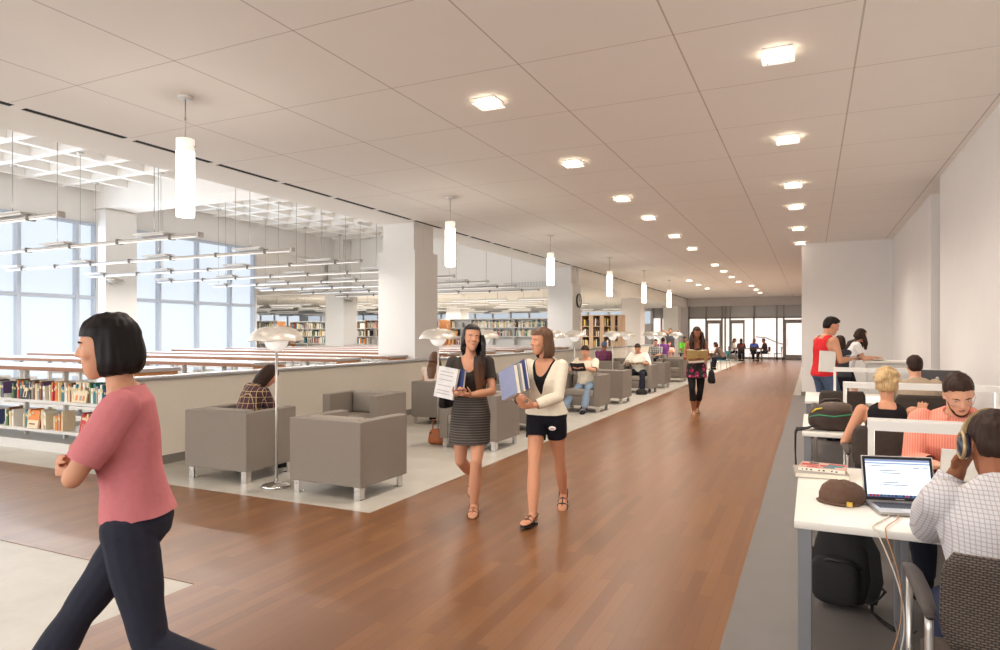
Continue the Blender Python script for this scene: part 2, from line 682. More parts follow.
# ------------------------------------------------------------------ lights of the place
def lamp(kind, name, loc, power, col=(255, 236, 214), size=0.2, rot=(0, 0, 0), **kw):
    l = bpy.data.lights.new(name, kind)
    l.energy = power
    l.color = lin(col)[:3]
    if kind == 'AREA':
        l.shape = 'DISK'
        l.size = size
    else:
        l.shadow_soft_size = size
    for k, v in kw.items():
        setattr(l, k, v)
    o = bpy.data.objects.new(name, l)
    COL.objects.link(o)
    o.location = loc
    o.rotation_euler = rot
    return o


# recessed square downlights with a dropped glass plate
def recessed(loc):
    t = thing('recessed_light', '', 'ceiling light', loc)
    b = MB()
    for a, c in (((-0.115, 0.115), (-0.115, -0.09)), ((-0.115, 0.115), (0.09, 0.115)), ((-0.115, -0.09), (-0.09, 0.09)), ((0.09, 0.115), (-0.09, 0.09))):
        b.box(a[0], a[1], c[0], c[1], -0.015, 0.0)
    b.build('trim_ring', M_WHITEP, t)
    MB().box(-0.09, 0.09, -0.09, 0.09, -0.012, -0.004).build('lamp', M_LAMPON, t)
    MB().box(-0.125, 0.125, -0.125, 0.125, -0.058, -0.05, bev=0.003, seg=1).build(
        'glass_plate', mat('clear_glass_plate', (255, 250, 240), 0.2, var=0, emit=0.7, alpha=0.45, emit_rgb=(255, 246, 232)), t)
    for x in (-0.085, 0.085):
        for yy in (-0.085, 0.085):
            MB().tube([(x, yy, -0.066), (x, yy, 0)], 0.007, 6).build('stand_off', M_CHROME, t)
    return t


RY = [(-2.93, y) for y in (3.35, 5.95, 8.55, 11.15, 13.2, 15.95, 18.5, 23.2, 25.7, 28.4, 31.2)]
RR = [(-0.25, y) for y in (3.35, 5.95, 8.58, 11.25, 13.2, 15.95, 18.55)]
RF = [(-4.8, 29.5), (-4.8, 32.2), (-4.8, 35), (-2.6, 34), (-2.6, 37), (-2.6, 40)]
first = None
for row, pts in (('middle ceiling row', RY), ('row nearest the right wall', RR), ('far end cluster of the hall', RF)):
    for i, (x, y) in enumerate(pts):
        o = first = recessed((x, y, ZC)) if first is None else first
        if i or row != 'middle ceiling row':
            o = dup(first, (x, y, ZC))
        o['label'] = 'square recessed downlight, %s from the camera, %s' % (nth(i), row)
        o['group'] = 'recessed ceiling downlights'
        if y != 18.55:
            lamp('SPOT', 'downlight', (x, y, ZC - 0.1), (82 if x > -1 else 118) * (1.8 if y > 14 else 1), (255, 243, 230), 0.10, spot_size=R(150), spot_blend=0.9)


def pendant(loc):
    t = thing('pendant_lamp', '', 'pendant light', loc)
    MB().lathe([(0.0, -0.025), (0.07, -0.025), (0.075, -0.018), (0.075, 0)], 24).build('canopy', M_WHITEP, t)
    b = MB().tube([(0, 0, -0.02), (0, 0, -0.43)], 0.006, 6)
    b.lathe([(0.004, -0.24), (0.012, -0.235), (0.012, -0.215), (0.004, -0.21)], 10)
    b.build('stem', M_BRUSH, t)
    MB().lathe([(0.0, -0.43), (0.072, -0.43), (0.085, -0.425), (0.085, -0.55), (0.084, -0.55)], 32).build('shade_top', M_FROST, t)
    MB().lathe([(0.085, -0.55), (0.085, -1.17), (0.081, -1.19), (0.0, -1.19)], 32, cap=False).build('shade', M_GLOW, t)
    MB().tube([(0.075, 0.035, -0.5), (0.093, 0.04, -0.5)], 0.008, 8).build('screw', M_BRUSH, t)
    return t


p0 = None
for i, y in enumerate((4.58, 9.88, 14.7, 19.8, 24.4, 29.2)):
    p0 = p0 or pendant((-5.6, 4.58, ZC))
    o = p0 if i == 0 else dup(p0, (-5.6, y, ZC))
    o['label'] = 'glowing white cylinder pendant lamp over the lounge, %s from the camera' % nth(i)
    o['group'] = 'cylinder pendants over the lounge'


# suspended linear fluorescents over the low bookcases
def linear(loc, length):
    t = thing('linear_light', '', 'hanging light', loc)
    n = max(2, round(length / 1.3))
    st = length / n
    b = MB()
    b.tube([(-length, 0, 0), (0, 0, 0)], 0.026, 10)
    b.tube([(-length, 0.05, 0.012), (0, 0.05, 0.012)], 0.018, 8)
    b.box(-0.02, 0.012, -0.035, 0.075, -0.035, 0.04, bev=0.006)
    b.build('housing', M_ALU, t)
    MB().tube([(-length + 0.05, 0, -0.02), (-0.05, 0, -0.02)], 0.017, 8).build('tube', M_TUBE, t)
    for k in range(n):
        x = -st * (k + 0.5)
        MB().box(x - 0.025, x + 0.025, -0.036, 0.072, -0.04, 0.042, bev=0.006).build('joint', M_BASE, t)
        if k % 2 == 0:
            b = MB().box(x - 0.75, x - 0.05, -0.09, 0.13, 0.065, 0.085, bev=0.006)
            b.box(x - 0.70, x - 0.10, -0.05, 0.09, 0.04, 0.066)
            b.build('reflector', M_WHITEP, t)
            b = MB().tube([(x - 0.4, 0.02, 0.08), (x - 0.4, 0.02, 5.5 - loc[2])], 0.0055, 5)
            b.build('cable', M_CABLE, t)
            MB().lathe([(0.0, -0.04), (0.06, -0.04), (0.085, -0.01), (0.085, 0)], 16, (x - 0.4, 0.02, 5.5 - loc[2])).build('canopy', M_BRUSH, t)
    return t


for k in range(9):
    y = 5.08 + 1.95 * k
    if abs(y - 12.15) < 0.55:
        y += 0.2
    o = linear((-8.3 if k else -8.45, y, 3.09), 8.6)
    o['label'] = 'long suspended linear light over the low bookcases, %s row from the camera' % nth(k)
    o['group'] = 'suspended linear lights'
    # light of the tube itself
    lamp('AREA', 'tube_light', (-12.5, y, 3.0), 60, (255, 248, 240), 1.0, shape='RECTANGLE', size_y=0.05).data.size = 8
    lamp('AREA', 'tube_uplight', (-12.5, y, 3.25), 6, (255, 246, 236), 1.0, rot=(PI, 0, 0), shape='RECTANGLE', size_y=0.1).data.size = 8


def strip(loc, ln):
    t = thing('strip_light', '', 'hanging light', loc)
    b = MB().box(-ln / 2, ln / 2, -0.1, 0.1, -0.02, 0.04, bev=0.01)
    b.build('housing', M_WHITEP, t)
    MB().box(-ln / 2 + 0.04, ln / 2 - 0.04, -0.07, 0.07, -0.035, -0.018).build('tube', M_TUBE, t)
    b = MB()
    for x in (-ln / 3, ln / 3):
        b.tube([(x, 0, 0.03), (x, 0, 3.345 - loc[2])], 0.004, 5)
    b.build('cable', M_CABLE, t)
    return t


s0 = {}
rn = 0
for j, y in enumerate((24.0, 25.6, 27.3, 29.0, 31, 33.2, 35.6, 38.5)):
    x = -9.2 - (j % 3) * 0.9
    c = 0
    while x > -30 - j:
        ln = (1.3, 2.5, 1.9)[(j + c) % 3]
        if ln not in s0:
            o = s0[ln] = strip((x - ln / 2, y, 2.98), ln)
        else:
            o = dup(s0[ln], (x - ln / 2, y, 2.98))
        o['label'] = 'white strip light in %s row under the low ceiling, %s from the right' % (nth(j), nth(c))
        o['group'] = 'strip lights over the far stacks'
        x -= ln + (0.5, 1.3, 0.9, 2.1)[(j * 2 + c) % 4]
        c += 1
    lamp('AREA', 'tube_light', (-17, y, 2.9), 130, (255, 248, 240), 1.0, shape='RECTANGLE', size_y=0.1).data.size = 16


# daylight through the big windows
for (y0, y1) in ((2.6, 11.7), (12.6, 17.4)):
    lamp('AREA', 'window_daylight', (-17.7, (y0 + y1) / 2, 2.4), 17 * (y1 - y0), (222, 236, 255), 1, rot=(PI / 2, 0, -PI / 2), shape='RECTANGLE', size_y=4.3).data.size = y1 - y0

w = bpy.data.worlds.new('world')
SC.world = w
w.use_nodes = True
w.node_tree.nodes['Background'].inputs[0].default_value = (1.0, 0.975, 0.95, 1)
w.node_tree.nodes['Background'].inputs[1].default_value = 2.2


# wall uplights on the columns
def uplight(loc, rotz, label):
    t = thing('wall_uplight', label, 'wall light', loc, rotz, 'column uplights')
    b = MB()
    rings = []
    for s, wy, d in ((-1, 0.02, 0.01), (-0.8, 0.13, 0.09), (-0.4, 0.2, 0.13), (0, 0.22, 0.145), (0.4, 0.2, 0.13), (0.8, 0.13, 0.09), (1, 0.02, 0.01)):
        rings.append([(s * 0.27, 0.03 + wy * (1 - math.cos(a)) / 2, -d * math.sin(a) + 0.02) for a in [PI * q / 8 for q in range(9)]])
    b.rings(rings, 0, True, False, False)
    b.build('bowl', M_BRUSH, t)
    MB().box(-0.1, 0.1, 0, 0.045, -0.1, 0.06, bev=0.01).build('wall_plate', M_ALU, t)
    MB().box(-0.2, 0.2, 0.06, 0.2, 0.0, 0.012).build('lamp_glass', M_GLOBE, t)
    return t


uplight((-17.39, 11.95, 3.08), -PI / 2, 'metal bowl uplight on the white pier between the two big windows')
uplight((-8.39, 12.1, 3.08), PI / 2, 'metal bowl uplight on the left face of the nearest lounge column')
uplight((-17.39, 22.1, 3.05), -PI / 2, 'metal bowl uplight on the distant column of the reading room')
uplight((-8.39, 32.2, 3.0), PI / 2, 'metal bowl uplight on the third lounge column')

# wall clock on the second column
t = thing('wall_clock', 'round black-rimmed clock on the side of the second column', 'clock', (-7.46, 22.35, 2.78), 0)
b = MB()
b.lathe([(0.21, 0), (0.245, 0.0), (0.245, 0.045), (0.215, 0.045), (0.21, 0.035), (0.21, 0)], 32, cap=False)
b.lathe([(0.001, 0.0), (0.22, 0.0), (0.22, 0.01), (0.001, 0.01)], 32, cap=False)
o = b.build('rim', M_BLACK, t)
o.rotation_euler = (PI / 2, 0, PI / 2)
o = MB().lathe([(0.0, 0.011), (0.212, 0.011), (0.212, 0.034), (0.0, 0.034)], 32).build('dial', M_WHITEP, t)
o.rotation_euler = (PI / 2, 0, PI / 2)
MB().box(0.035, 0.040, -0.008, 0.008, -0.02, 0.16).build('minute_hand', M_BLACK, t)
MB().box(0.035, 0.040, -0.02, 0.11, -0.01, 0.01).build('hour_hand', M_BLACK, t)
# ------------------------------------------------------------------ lounge furniture
def prism(plan, z0, z1, bev=0.009):
    b = MB()
    bm = bmesh.new()
    lo = [bm.verts.new((x, y, z0)) for x, y in plan]
    hi = [bm.verts.new((x, y, z1)) for x, y in plan]
    n = len(plan)
    bm.faces.new(lo[::-1])
    bm.faces.new(hi)
    for i in range(n):
        bm.faces.new((lo[i], lo[(i + 1) % n], hi[(i + 1) % n], hi[i]))
    bmesh.ops.bevel(bm, geom=list(bm.edges), offset=bev, segments=3, profile=0.5, affect='EDGES')
    bm.verts.index_update()
    b.add([v.co.copy() for v in bm.verts], [[v.index for v in f.verts] for f in bm.faces], 0, False)
    bm.free()
    return b


def armchair():
    t = thing('armchair', '', 'armchair')
    W, D, H, T = 0.45, 0.385, 0.76, 0.125
    MB().box(-W + T, W - T, -D + T, D - 0.01, 0.135, 0.33, bev=0.008).build('seat_base', M_CHAIR, t)
    MB().box(-W + T + 0.004, W - T - 0.004, -D + T + 0.004, D, 0.333, 0.46, bev=0.022, seg=3).build('seat_cushion', M_CUSH, t)
    prism([(-W, -D), (W, -D), (W - T, -D + T), (-W + T, -D + T)], 0.13, H).build('backrest', M_CHAIR, t)
    b = MB().box(-W + T + 0.01, W - T - 0.01, -D + T + 0.002, -D + T + 0.13, 0.46, H + 0.012, bev=0.03, seg=3)
    b.build('back_cushion', M_CUSH, t)
    for s in (-1, 1):
        prism([(s * (W - T), -D + T), (s * W, -D), (s * W, D), (s * (W - T), D)], 0.13, H).build('armrest', M_CHAIR, t)
    for sx in (-1, 1):
        for sy in (-1, 1):
            b = MB()
            x, yy = sx * (W - 0.07), sy * (D - 0.07)
            # folded flat-bar foot: two plates meeting at the corner, and a pad
            b.box(x - 0.036, x + 0.036, yy + sy * 0.035 - 0.006, yy + sy * 0.035 + 0.006, 0.0, 0.132, bev=0.003, seg=1)
            b.box(x + sx * 0.031 - 0.005, x + sx * 0.031 + 0.005, yy - 0.036, yy + 0.036, 0.0, 0.132, bev=0.003, seg=1)
            b.box(x - 0.036, x + 0.036, yy - 0.036, yy + 0.036, 0.0, 0.008)
            b.build('leg', M_CHROME, t)
    return t


def floor_lamp():
    t = thing('floor_lamp', '', 'floor lamp')
    MB().lathe([(0.0, 0), (0.145, 0), (0.15, 0.008), (0.15, 0.02), (0.14, 0.03), (0.06, 0.048), (0.022, 0.062), (0.016, 0.09), (0, 0.09)], 32).build('base', M_CHROME, t)
    MB().tube([(0, 0, 0.06), (0, 0, 1.46)], 0.0125, 12).build('pole', M_ALU, t)
    prof = []
    for i in range(13):
        a = -PI / 2 + PI * i / 12
        prof.append((max(0.001, 0.124 * math.cos(a)), 1.540 + 0.124 * math.sin(a)))
    MB().lathe(prof, 28).build('globe', M_GLOBE, t)
    mp = mat('brushed_petal', (206, 200, 190), 0.36, 0.35, var=0.05, scale=30, stretch=(1, 1, 4))
    for k in range(6):
        b = MB()
        rings = []
        a0, a1 = 2 * PI * (k + 0.5) / 6, 2 * PI * (k + 1.5) / 6
        for th in (0.0, 0.004):
            pass
        outer, inner = [], []
        for i in range(9):
            u = i / 8
            r = 0.02 + 0.265 * math.sin(u * PI / 2) ** 1.0
            z = 1.675 - 0.105 * (1 - math.cos(u * PI / 2)) - 0.035 * u * u
            ro, ri = [], []
            for j in range(9):
                v = j / 8
                aa = a0 + (a1 - a0) * v
                c = math.cos((v - 0.5) * PI / 3)
                rr = r * (0.87 / c * (1 - 0.0) if True else 1) * (1 + 0.10 * math.sin(v * PI) * u)
                zz = z + 0.018 * math.sin(v * PI) * math.sin(u * PI) - 0.012 * u * (1 - math.sin(v * PI))
                ro.append((rr * math.cos(aa), rr * math.sin(aa), zz))
                ri.append((rr * 0.985 * math.cos(aa), rr * 0.985 * math.sin(aa), zz - 0.005))
            outer.append(ro)
            inner.append(ri)
        b.rings(outer, 0, True, False, False)
        b.rings(inner, 0, True, False, False)
        b.rings([outer[-1], inner[-1]], 0, False, False, False)
        b.build('petal', mp, t)
    MB().lathe([(0.0, 1.66), (0.026, 1.66), (0.024, 1.685), (0.01, 1.70), (0.0, 1.703)], 16).build('finial', M_ALU, t)
    return t


ac0 = armchair()
CH = []
for k in range(5):
    CH += [(k, 'away', 'wall side', -5.87, 5.55, 0.0), (k, 'away', 'walkway side', -4.31, 5.5, 0.0),
           (k, 'toward', 'wall side', -5.77, 7.72, PI), (k, 'toward', 'walkway side', -4.3, 8.46, PI)]
for i, (k, f, side, x, y, rz) in enumerate(CH):
    rz += (0.03, -0.02, 0.05, 0.0)[i % 4]
    x -= 0.14 if i == 4 else 0
    o = ac0 if i == 0 else dup(ac0, (x, y + 4.82 * k, 0), rz)
    o.location = (x, y + 4.82 * k, 0)
    o.rotation_euler.z = rz
    o['group'] = 'grey lounge armchairs'
    o['label'] = 'grey armchair on the %s facing %s the camera, %s such along the lounge' % (side, f if f == 'toward' else 'away from', nth(k))
LB = {(0, 0): 'grey square armchair in which the woman in the plaid shirt sits',
      (0, 1): 'empty grey square armchair at the corner of the wooden floor, its back to the camera',
      (0, 2): 'empty grey armchair facing the camera behind the two nearest armchairs',
      (0, 3): 'grey armchair behind the two walking women, black bag on its seat',
      (1, 0): 'grey armchair against the half wall holding the long-haired woman in profile',
      (1, 3): 'grey armchair of the man in jeans reading a book',
      (2, 3): 'grey armchair of the seated man in the white shirt'}
chairs = [o for o in SC.objects if o.name.startswith('armchair')]
for (k, j), s in LB.items():
    chairs[k * 4 + j]['label'] = s
fl0 = floor_lamp()
ly = sorted([5.25 + 4.82 * k for k in range(5)] + [8.56 + 4.82 * k for k in range(5)])
for i, y in enumerate(ly):
    o = fl0 if i == 0 else dup(fl0, (-5.06, y, 0), 0.2 * i)
    o.location = (-5.06, y, 0)
    if i == 0:
        o.rotation_euler.z = TH + R(0)
    o['label'] = 'slim metal floor lamp with petal shade and globe, %s from the camera' % nth(i)
    o['group'] = 'lounge floor lamps'


# ------------------------------------------------------------------ bookcases and books
BOOKC = [('red', (178, 44, 40)), ('dark blue', (44, 60, 112)), ('white', (226, 222, 212)), ('cream', (216, 198, 166)), ('black', (36, 34, 36)),
         ('teal', (52, 122, 130)), ('orange', (214, 126, 56)), ('grey', (150, 148, 144)), ('yellow', (222, 190, 86)), ('brown', (120, 80, 54)),
         ('purple', (100, 74, 120)), ('green', (66, 118, 76))]
M_PAGES = mat('book_pages', (232, 226, 210), 0.8, var=0.03, scale=60)
BOOKM = [mat(n.replace(' ', '_') + '_book_cover', c, 0.55, var=0.05, scale=30) for n, c in BOOKC]


def book_mb(b, x, y, z, th, dp, h, mi=0, pi=1):
    """spine faces -y; x = left edge"""
    c = 0.0025
    b.box(x, x + c, y, y + dp, z, z + h, mi)
    b.box(x + th - c, x + th, y, y + dp, z, z + h, mi)
    b.box(x + c, x + th - c, y - 0.002, y + c, z, z + h, mi)
    b.box(x + c, x + th - c, y + c, y + dp - 0.004, z + 0.003, z + h - 0.004, pi)
    # pale title band
    b.box(x + 0.001, x + th - 0.001, y - 0.0035, y - 0.002, z + h * 0.62, z + h * 0.78, 2)


BPROTO = {}
BAND = mat('spine_title_band', (206, 190, 150), 0.6, var=0.04)
book_i = 0


def book(ci, th, h, loc, label, group, dp=0.17):
    key = (ci,)
    if key not in BPROTO:
        b = MB()
        book_mb(b, 0, 0, 0, 0.035, dp, 0.24)
        BPROTO[key] = b.build('book', [BOOKM[ci], M_PAGES, BAND])
        o = BPROTO[key]
    else:
        o = BPROTO[key].copy()
        COL.objects.link(o)
    o.location = loc
    o.scale = (th / 0.035, 1, h / 0.24)
    return tag(o, label, 'book', group)


WFAR = [4, 5, 30, 22, 7, 5, 4, 20, 3, 5, 1, 3]
WT = [8, 8, 16, 14, 9, 7, 6, 9, 5, 6, 3, 5]


def fill(x0, x1, y, z, hmax, shelf_name, group, limit=999, tmin=0.022, tmax=0.05, gap=0.12, rng=None, wts=None):
    """line a shelf with single books from x0 (left) to x1"""
    rng = rng or random.Random(int(abs(x0 * 77 + z * 131 + y * 7)))
    x = x0
    cnt = {}
    n = 0
    while x < x1 - tmax and n < limit:
        if rng.random() < gap * 0.3:
            x += rng.uniform(0.08, 0.3)
            continue
        ci = rng.choices(range(len(BOOKC)), wts or WT)[0]
        th = rng.uniform(tmin, tmax)
        h = min(hmax - 0.02, rng.uniform(0.19, 0.275))
        k = cnt.get(ci, 0)
        cnt[ci] = k + 1
        book(ci, th, h, (x, y + rng.uniform(0, 0.02), z + 0.001), '%s %s-spined book from the left, %s' % (nth(k), BOOKC[ci][0], shelf_name), group)
        x += th + 0.0015
        n += 1
    return n


def low_case(y, x0=-16.8, x1=-7.55, label='', shelves=(0.15, 0.29, 0.69), H=1.16):
    t = thing('low_bookcase', label, 'bookcase', (x1, y, 0), 0, 'low bookcase rows')
    L = x1 - x0
    D = 0.31
    b = MB().box(-L, 0.02, -D - 0.03, D + 0.03, H - 0.05, H, bev=0.006, seg=1)
    b.build('top', M_TOPLAM, t)
    MB().box(-L, 0.022, -D - 0.034, -D - 0.03, H - 0.062, H - 0.012).build('top_edge', M_TOPEDGE, t)
    MB().box(-0.035, 0.0, -D, D, 0.0, H - 0.05, bev=0.004, seg=1).build('end_panel', M_WOODP, t)
    MB().box(-L, -0.035, -D, D, 0.0, 0.13).build('base', M_SHELF, t)
    for z in shelves[1:]:
        b = MB().box(-L, -0.04, -D, D, z - 0.022, z, bev=0.003, seg=1)
        b.box(-L, -0.04, -D - 0.004, -D, z - 0.034, z - 0.002)
        b.build('shelf', M_SHELF, t)
    n = int(L / 0.92)
    for k in range(n + 1):
        b = MB().box(-0.05 - k * 0.92 - 0.02, -0.05 - k * 0.92 + 0.02, -0.03, 0.03, 0.13, H - 0.05)
        for z in shelves[1:]:
            # shelf end brackets
            b.box(-0.05 - k * 0.92 - 0.003, -0.05 - k * 0.92 + 0.003, -D + 0.01, D - 0.01, z, z + 0.06)
        b.build('upright', M_SHELF, t)
    return t


for k in range(9):
    y = 5.81 + 1.95 * k
    if 11.4 < y < 12.9:
        y = 11.3 if y < 12.15 else 13.0
    low_case(y, x1=-7.62, label='long low bookcase with brown-edged top, %s row behind the half wall' % nth(k) if k else
             'nearest low bookcase, open shelves full of books, behind the passing woman in pink')
yb = 5.52
n1 = fill(-11.1, -8.0, yb, 0.69, 0.36, 'upper shelf of the nearest low bookcase', 'books in the nearest low bookcase', gap=0.3)
n2 = fill(-11.1, -8.0, yb, 0.29, 0.36, 'lower shelf of the nearest low bookcase', 'books in the nearest low bookcase', gap=0.3)
n3 = fill(-9.6, -7.75, 5.52 + 1.95, 0.69, 0.36, 'upper shelf of the second low bookcase', 'books in the second low bookcase', limit=26)
nb = n1 + n2 + n3


# display books standing face-out on the nearest bookcase
def face_book(x, y, z, w, h, mats, label, design):
    b = MB()
    b.box(-w / 2, w / 2, 0, 0.004, 0, h)
    b.box(-w / 2 + 0.003, w / 2 - 0.003, 0.004, 0.022, 0.003, h - 0.003, 1)
    b.box(-w / 2, w / 2, 0.022, 0.026, 0, h)
    design(b, w, h)
    o = b.build('book', mats)
    o.location = (x, y, z)
    o.rotation_euler = (R(-10), 0, 0)
    tag(o, label, 'book', 'face-out display books')


def d_arch(b, w, h):
    b.box(-w * .2, w * .2, -0.002, 0, h * .1, h * .5, 2)
    b.add([(w * .2 * math.cos(PI * k / 12), -0.0015, h * .5 + w * .2 * math.sin(PI * k / 12)) for k in range(13)], [tuple(range(13))], 2)
    b.box(-w * .1, w * .1, -0.003, -0.002, h * .12, h * .42, 0)


def d_title(b, w, h):
    b.box(-w * .36, w * .36, -0.002, 0, h * .72, h * .86, 2)
    for k in range(5):
        b.tube([(-w * .3 + k * w * .13, -0.001, h * .2), (-w * .24 + k * w * .13, -0.001, h * .5)], 0.004, 5, 2)


def d_figs(b, w, h):
    for k, mi in ((-.25, 2), (0.05, 3), (0.28, 2)):
        b.box(k * w - w * .08, k * w + w * .08, -0.002, 0, h * .1, h * .35, mi)
    b.box(-w * .4, w * .4, -0.002, 0, h * .7, h * .74, 3)


def d_stripe(b, w, h):
    b.box(-w / 2, w / 2, -0.002, 0, 0, h * .45, 2)
    b.box(-w * .35, w * .2, -0.003, -0.002, h * .2, h * .28, 3)


face_book(-9.93, 5.5, 0.695, 0.19, 0.25, [BOOKM[4], M_PAGES, BOOKM[3]], 'black face-out book with a pale arch on its cover, upper shelf', d_arch)
face_book(-8.72, 5.5, 0.695, 0.27, 0.27, [BOOKM[3], M_PAGES, BOOKM[6], BOOKM[7]], 'wide cream face-out book with orange patches, upper shelf', d_figs)
face_book(-9.75, 5.5, 0.295, 0.24, 0.25, [BOOKM[6], M_PAGES, BOOKM[3], BOOKM[9]], 'orange and cream face-out book on the lower shelf', d_stripe)
face_book(-8.63, 5.5, 0.295, 0.2, 0.24, [BOOKM[0], M_PAGES, BOOKM[3]], 'red face-out book with pale lettering on the lower shelf', d_title)
nb += 4


# tall stacks in the far bays
def tall_case(x0, x1, y, label, H=2.22, shelves=(0.12, 0.46, 0.81, 1.16, 1.51, 1.86), D=0.28, panel=None):
    t = thing('tall_bookcase', label, 'bookcase', (x1, y, 0), 0, 'tall stacks at the back')
    L = x1 - x0
    panel = panel or M_WOODP
    MB().box(-L - 0.02, 0.02, -D - 0.02, D + 0.02, H - 0.04, H).build('top', M_SHELF, t)
    MB().box(-0.03, 0.015, -D - 0.01, D + 0.01, 0, H - 0.04).build('end_panel', panel, t)
    MB().box(-L - 0.015, -L + 0.03, -D - 0.01, D + 0.01, 0, H - 0.04).build('end_panel', panel, t)
    for z in shelves:
        MB().box(-L + 0.03, -0.03, -D, D, z - 0.03, z).build('shelf', M_SHELF, t)
    MB().box(-L + 0.03, -0.03, -0.01, 0.01, 0.1, H - 0.04).build('back_panel', M_SHELF, t)
    n = int(L / 0.92)
    for k in range(1, n):
        MB().box(-k * L / n - 0.012, -k * L / n + 0.012, -D, D, 0.1, H - 0.04).build('upright', M_SHELF, t)
    return t


STK = [(-13.45, -8.65, 24.0, 'long tall white bookcase seen between the first and second columns', None),
       (-17.5, -13.75, 23.7, 'tall bookcase with orange end panel left of the long white one', None),
       (-18.6, -14.55, 24.6 + 1.2, 'tall bookcase with orange end panel, set one row further back', None),
       (-20.2, -16.2, 24.9, 'tall bookcase right of the distant reading-room column', None),
       (-23.4, -20.1, 25.5, 'tall bookcase left of the distant reading-room column', None),
       (-26.5, -22.45, 23.6, 'tall bookcase with orange end panel past the window wall', None),
       (-29.5, -24.1, 22.2, 'leftmost tall bookcase with orange end panel by the window frame', None),
       ]
for x0, x1, y, lb, pn in STK:
    tall_case(x0, x1, y, lb, panel=pn)
# stack with wide pale uprights, between the second and third columns
EX0, EX1, EY = -9.6, -7.56, 29.0
t = thing('tall_bookcase', 'tall bookcase with wide pale wood uprights between second and third columns', 'bookcase', (EX1, EY, 0), 0, 'tall stacks at the back')
UPX = (-1.94, -1.42, -0.92, -0.42, -0.1)
for x in UPX:
    MB().box(x - 0.1, x + 0.1, -0.30, 0.26, 0, 2.42, bev=.004, seg=1).build('upright', M_WOODT, t)
MB().box(-2.04, 0.0, -0.30, 0.27, 2.42, 2.46).build('top', M_WOODT, t)
MB().box(-2.04, 0.0, 0.26, 0.28, 0, 2.42).build('back_panel', M_TOPEDGE, t)
for z in (0.12, 0.58, 1.04, 1.50, 1.96):
    for a_, c_ in zip(UPX, UPX[1:]):
        MB().box(a_ + 0.1, c_ - 0.1, -0.28, 0.26, z - 0.03, z).build('shelf', M_WOODT, t)

LEFT = 298 - nb
per = [0.36, 0.1, 0.14]
order = []
for z, zn in ((1.86, 'top shelf'), (1.51, 'second shelf'), (1.16, 'third shelf')):
    order += [(-13.38, -8.72, 24.0 - 0.26, z, zn + ' of the long white stack', 'books in the long white stack')]
used_n = 0
for x0, x1, y, z, sn, g in order:
    k = min(LEFT - used_n, 92)
    if k > 0:
        used_n += fill(x0, x1, y, z, 0.33, sn, g, limit=k, tmin=0.03, tmax=0.07, gap=0.25, wts=WFAR)
# the remaining mass of far books
b = MB()
rng = random.Random(5)
for (x0, x1, y, lb, pn) in STK[1:]:
    for z in (1.86, 1.51, 1.16):
        x = x0 + 0.06
        while x < x1 - 0.1:
            if rng.random() < 0.06:
                x += 0.25
                continue
            th = rng.uniform(0.03, 0.08)
            h = rng.uniform(0.19, 0.29)
            b.box(x, x + th, y - 0.27 + rng.uniform(0, 0.03), y - 0.08, z, z + h, rng.choices(range(12), WFAR)[0])
            x += th + 0.002
for z in (1.04, 1.50, 1.96):
    for a_, c_ in zip(UPX, UPX[1:]):
        x = EX1 + a_ + 0.11
        while x < EX1 + c_ - 0.17:
            th = rng.uniform(0.03, 0.07)
            b.box(x, x + th, EY - 0.26, EY, z, z + rng.uniform(0.22, 0.36), rng.choice((4, 9, 2, 9, 8, 3, 4)))
            x += th + 0.003
o = b.build('far_books', BOOKM)
tag(o, 'mass of small books filling the other distant stacks', 'books', None, 'stuff')
# ------------------------------------------------------------------ people
def skin(name, rgb):
    m = mat(name, rgb, 0.55, var=0.03, scale=18, spec=0.3)
    b = m.node_tree.nodes['Principled BSDF']
    b.inputs['Subsurface Weight'].default_value = 0.08
    b.inputs['Subsurface Radius'].default_value = (0.02, 0.008, 0.004)
    return m


def remesh(mb, voxel, it=3, fac=0.5):
    me = mb.mesh('tmp')
    o = bpy.data.objects.new('tmp', me)
    COL.objects.link(o)
    m = o.modifiers.new('r', 'REMESH')
    m.mode = 'VOXEL'
    m.voxel_size = voxel
    if it:
        s = o.modifiers.new('s', 'SMOOTH')
        s.factor = fac
        s.iterations = it
    dg = bpy.context.evaluated_depsgraph_get()
    out = bpy.data.meshes.new_from_object(o.evaluated_get(dg))
    bpy.data.objects.remove(o)
    bpy.data.meshes.remove(me)
    return out


def coords(me):
    a = np.empty(len(me.vertices) * 3, dtype=np.float32)
    me.vertices.foreach_get('co', a)
    return a.reshape(-1, 3).astype(float)


def cut(me, keep):
    """drop the faces that have any vertex outside the mask"""
    bm = bmesh.new()
    bm.from_mesh(me)
    bm.verts.ensure_lookup_table()
    bmesh.ops.delete(bm, geom=[bm.verts[i] for i in np.nonzero(~keep)[0]], context='VERTS')
    # even out the cut edge
    for _ in range(10):
        new = {}
        for e in bm.edges:
            if e.is_boundary:
                for a_, b_ in (e.verts, reversed(e.verts)):
                    new.setdefault(a_, []).append(b_.co.copy())
        for v_, c_ in new.items():
            if len(c_) == 2:
                v_.co = v_.co * 0.5 + (c_[0] + c_[1]) * 0.25
    bm.to_mesh(me)
    bm.free()


def wrinkle(me, amp, scale, seed=0.0, stretch=(1, 1, 1)):
    from mathutils import noise
    co_ = coords(me)
    n = np.empty(len(me.vertices) * 3, dtype=np.float32)
    me.vertices.foreach_get('normal', n)
    n = n.reshape(-1, 3)
    d = np.array([noise.noise((p[0] * scale * stretch[0] + seed, p[1] * scale * stretch[1], p[2] * scale * stretch[2])) for p in co_])
    co_ = co_ + n * (d * amp)[:, None]
    me.vertices.foreach_set('co', co_.astype(np.float32).ravel())
    me.update()


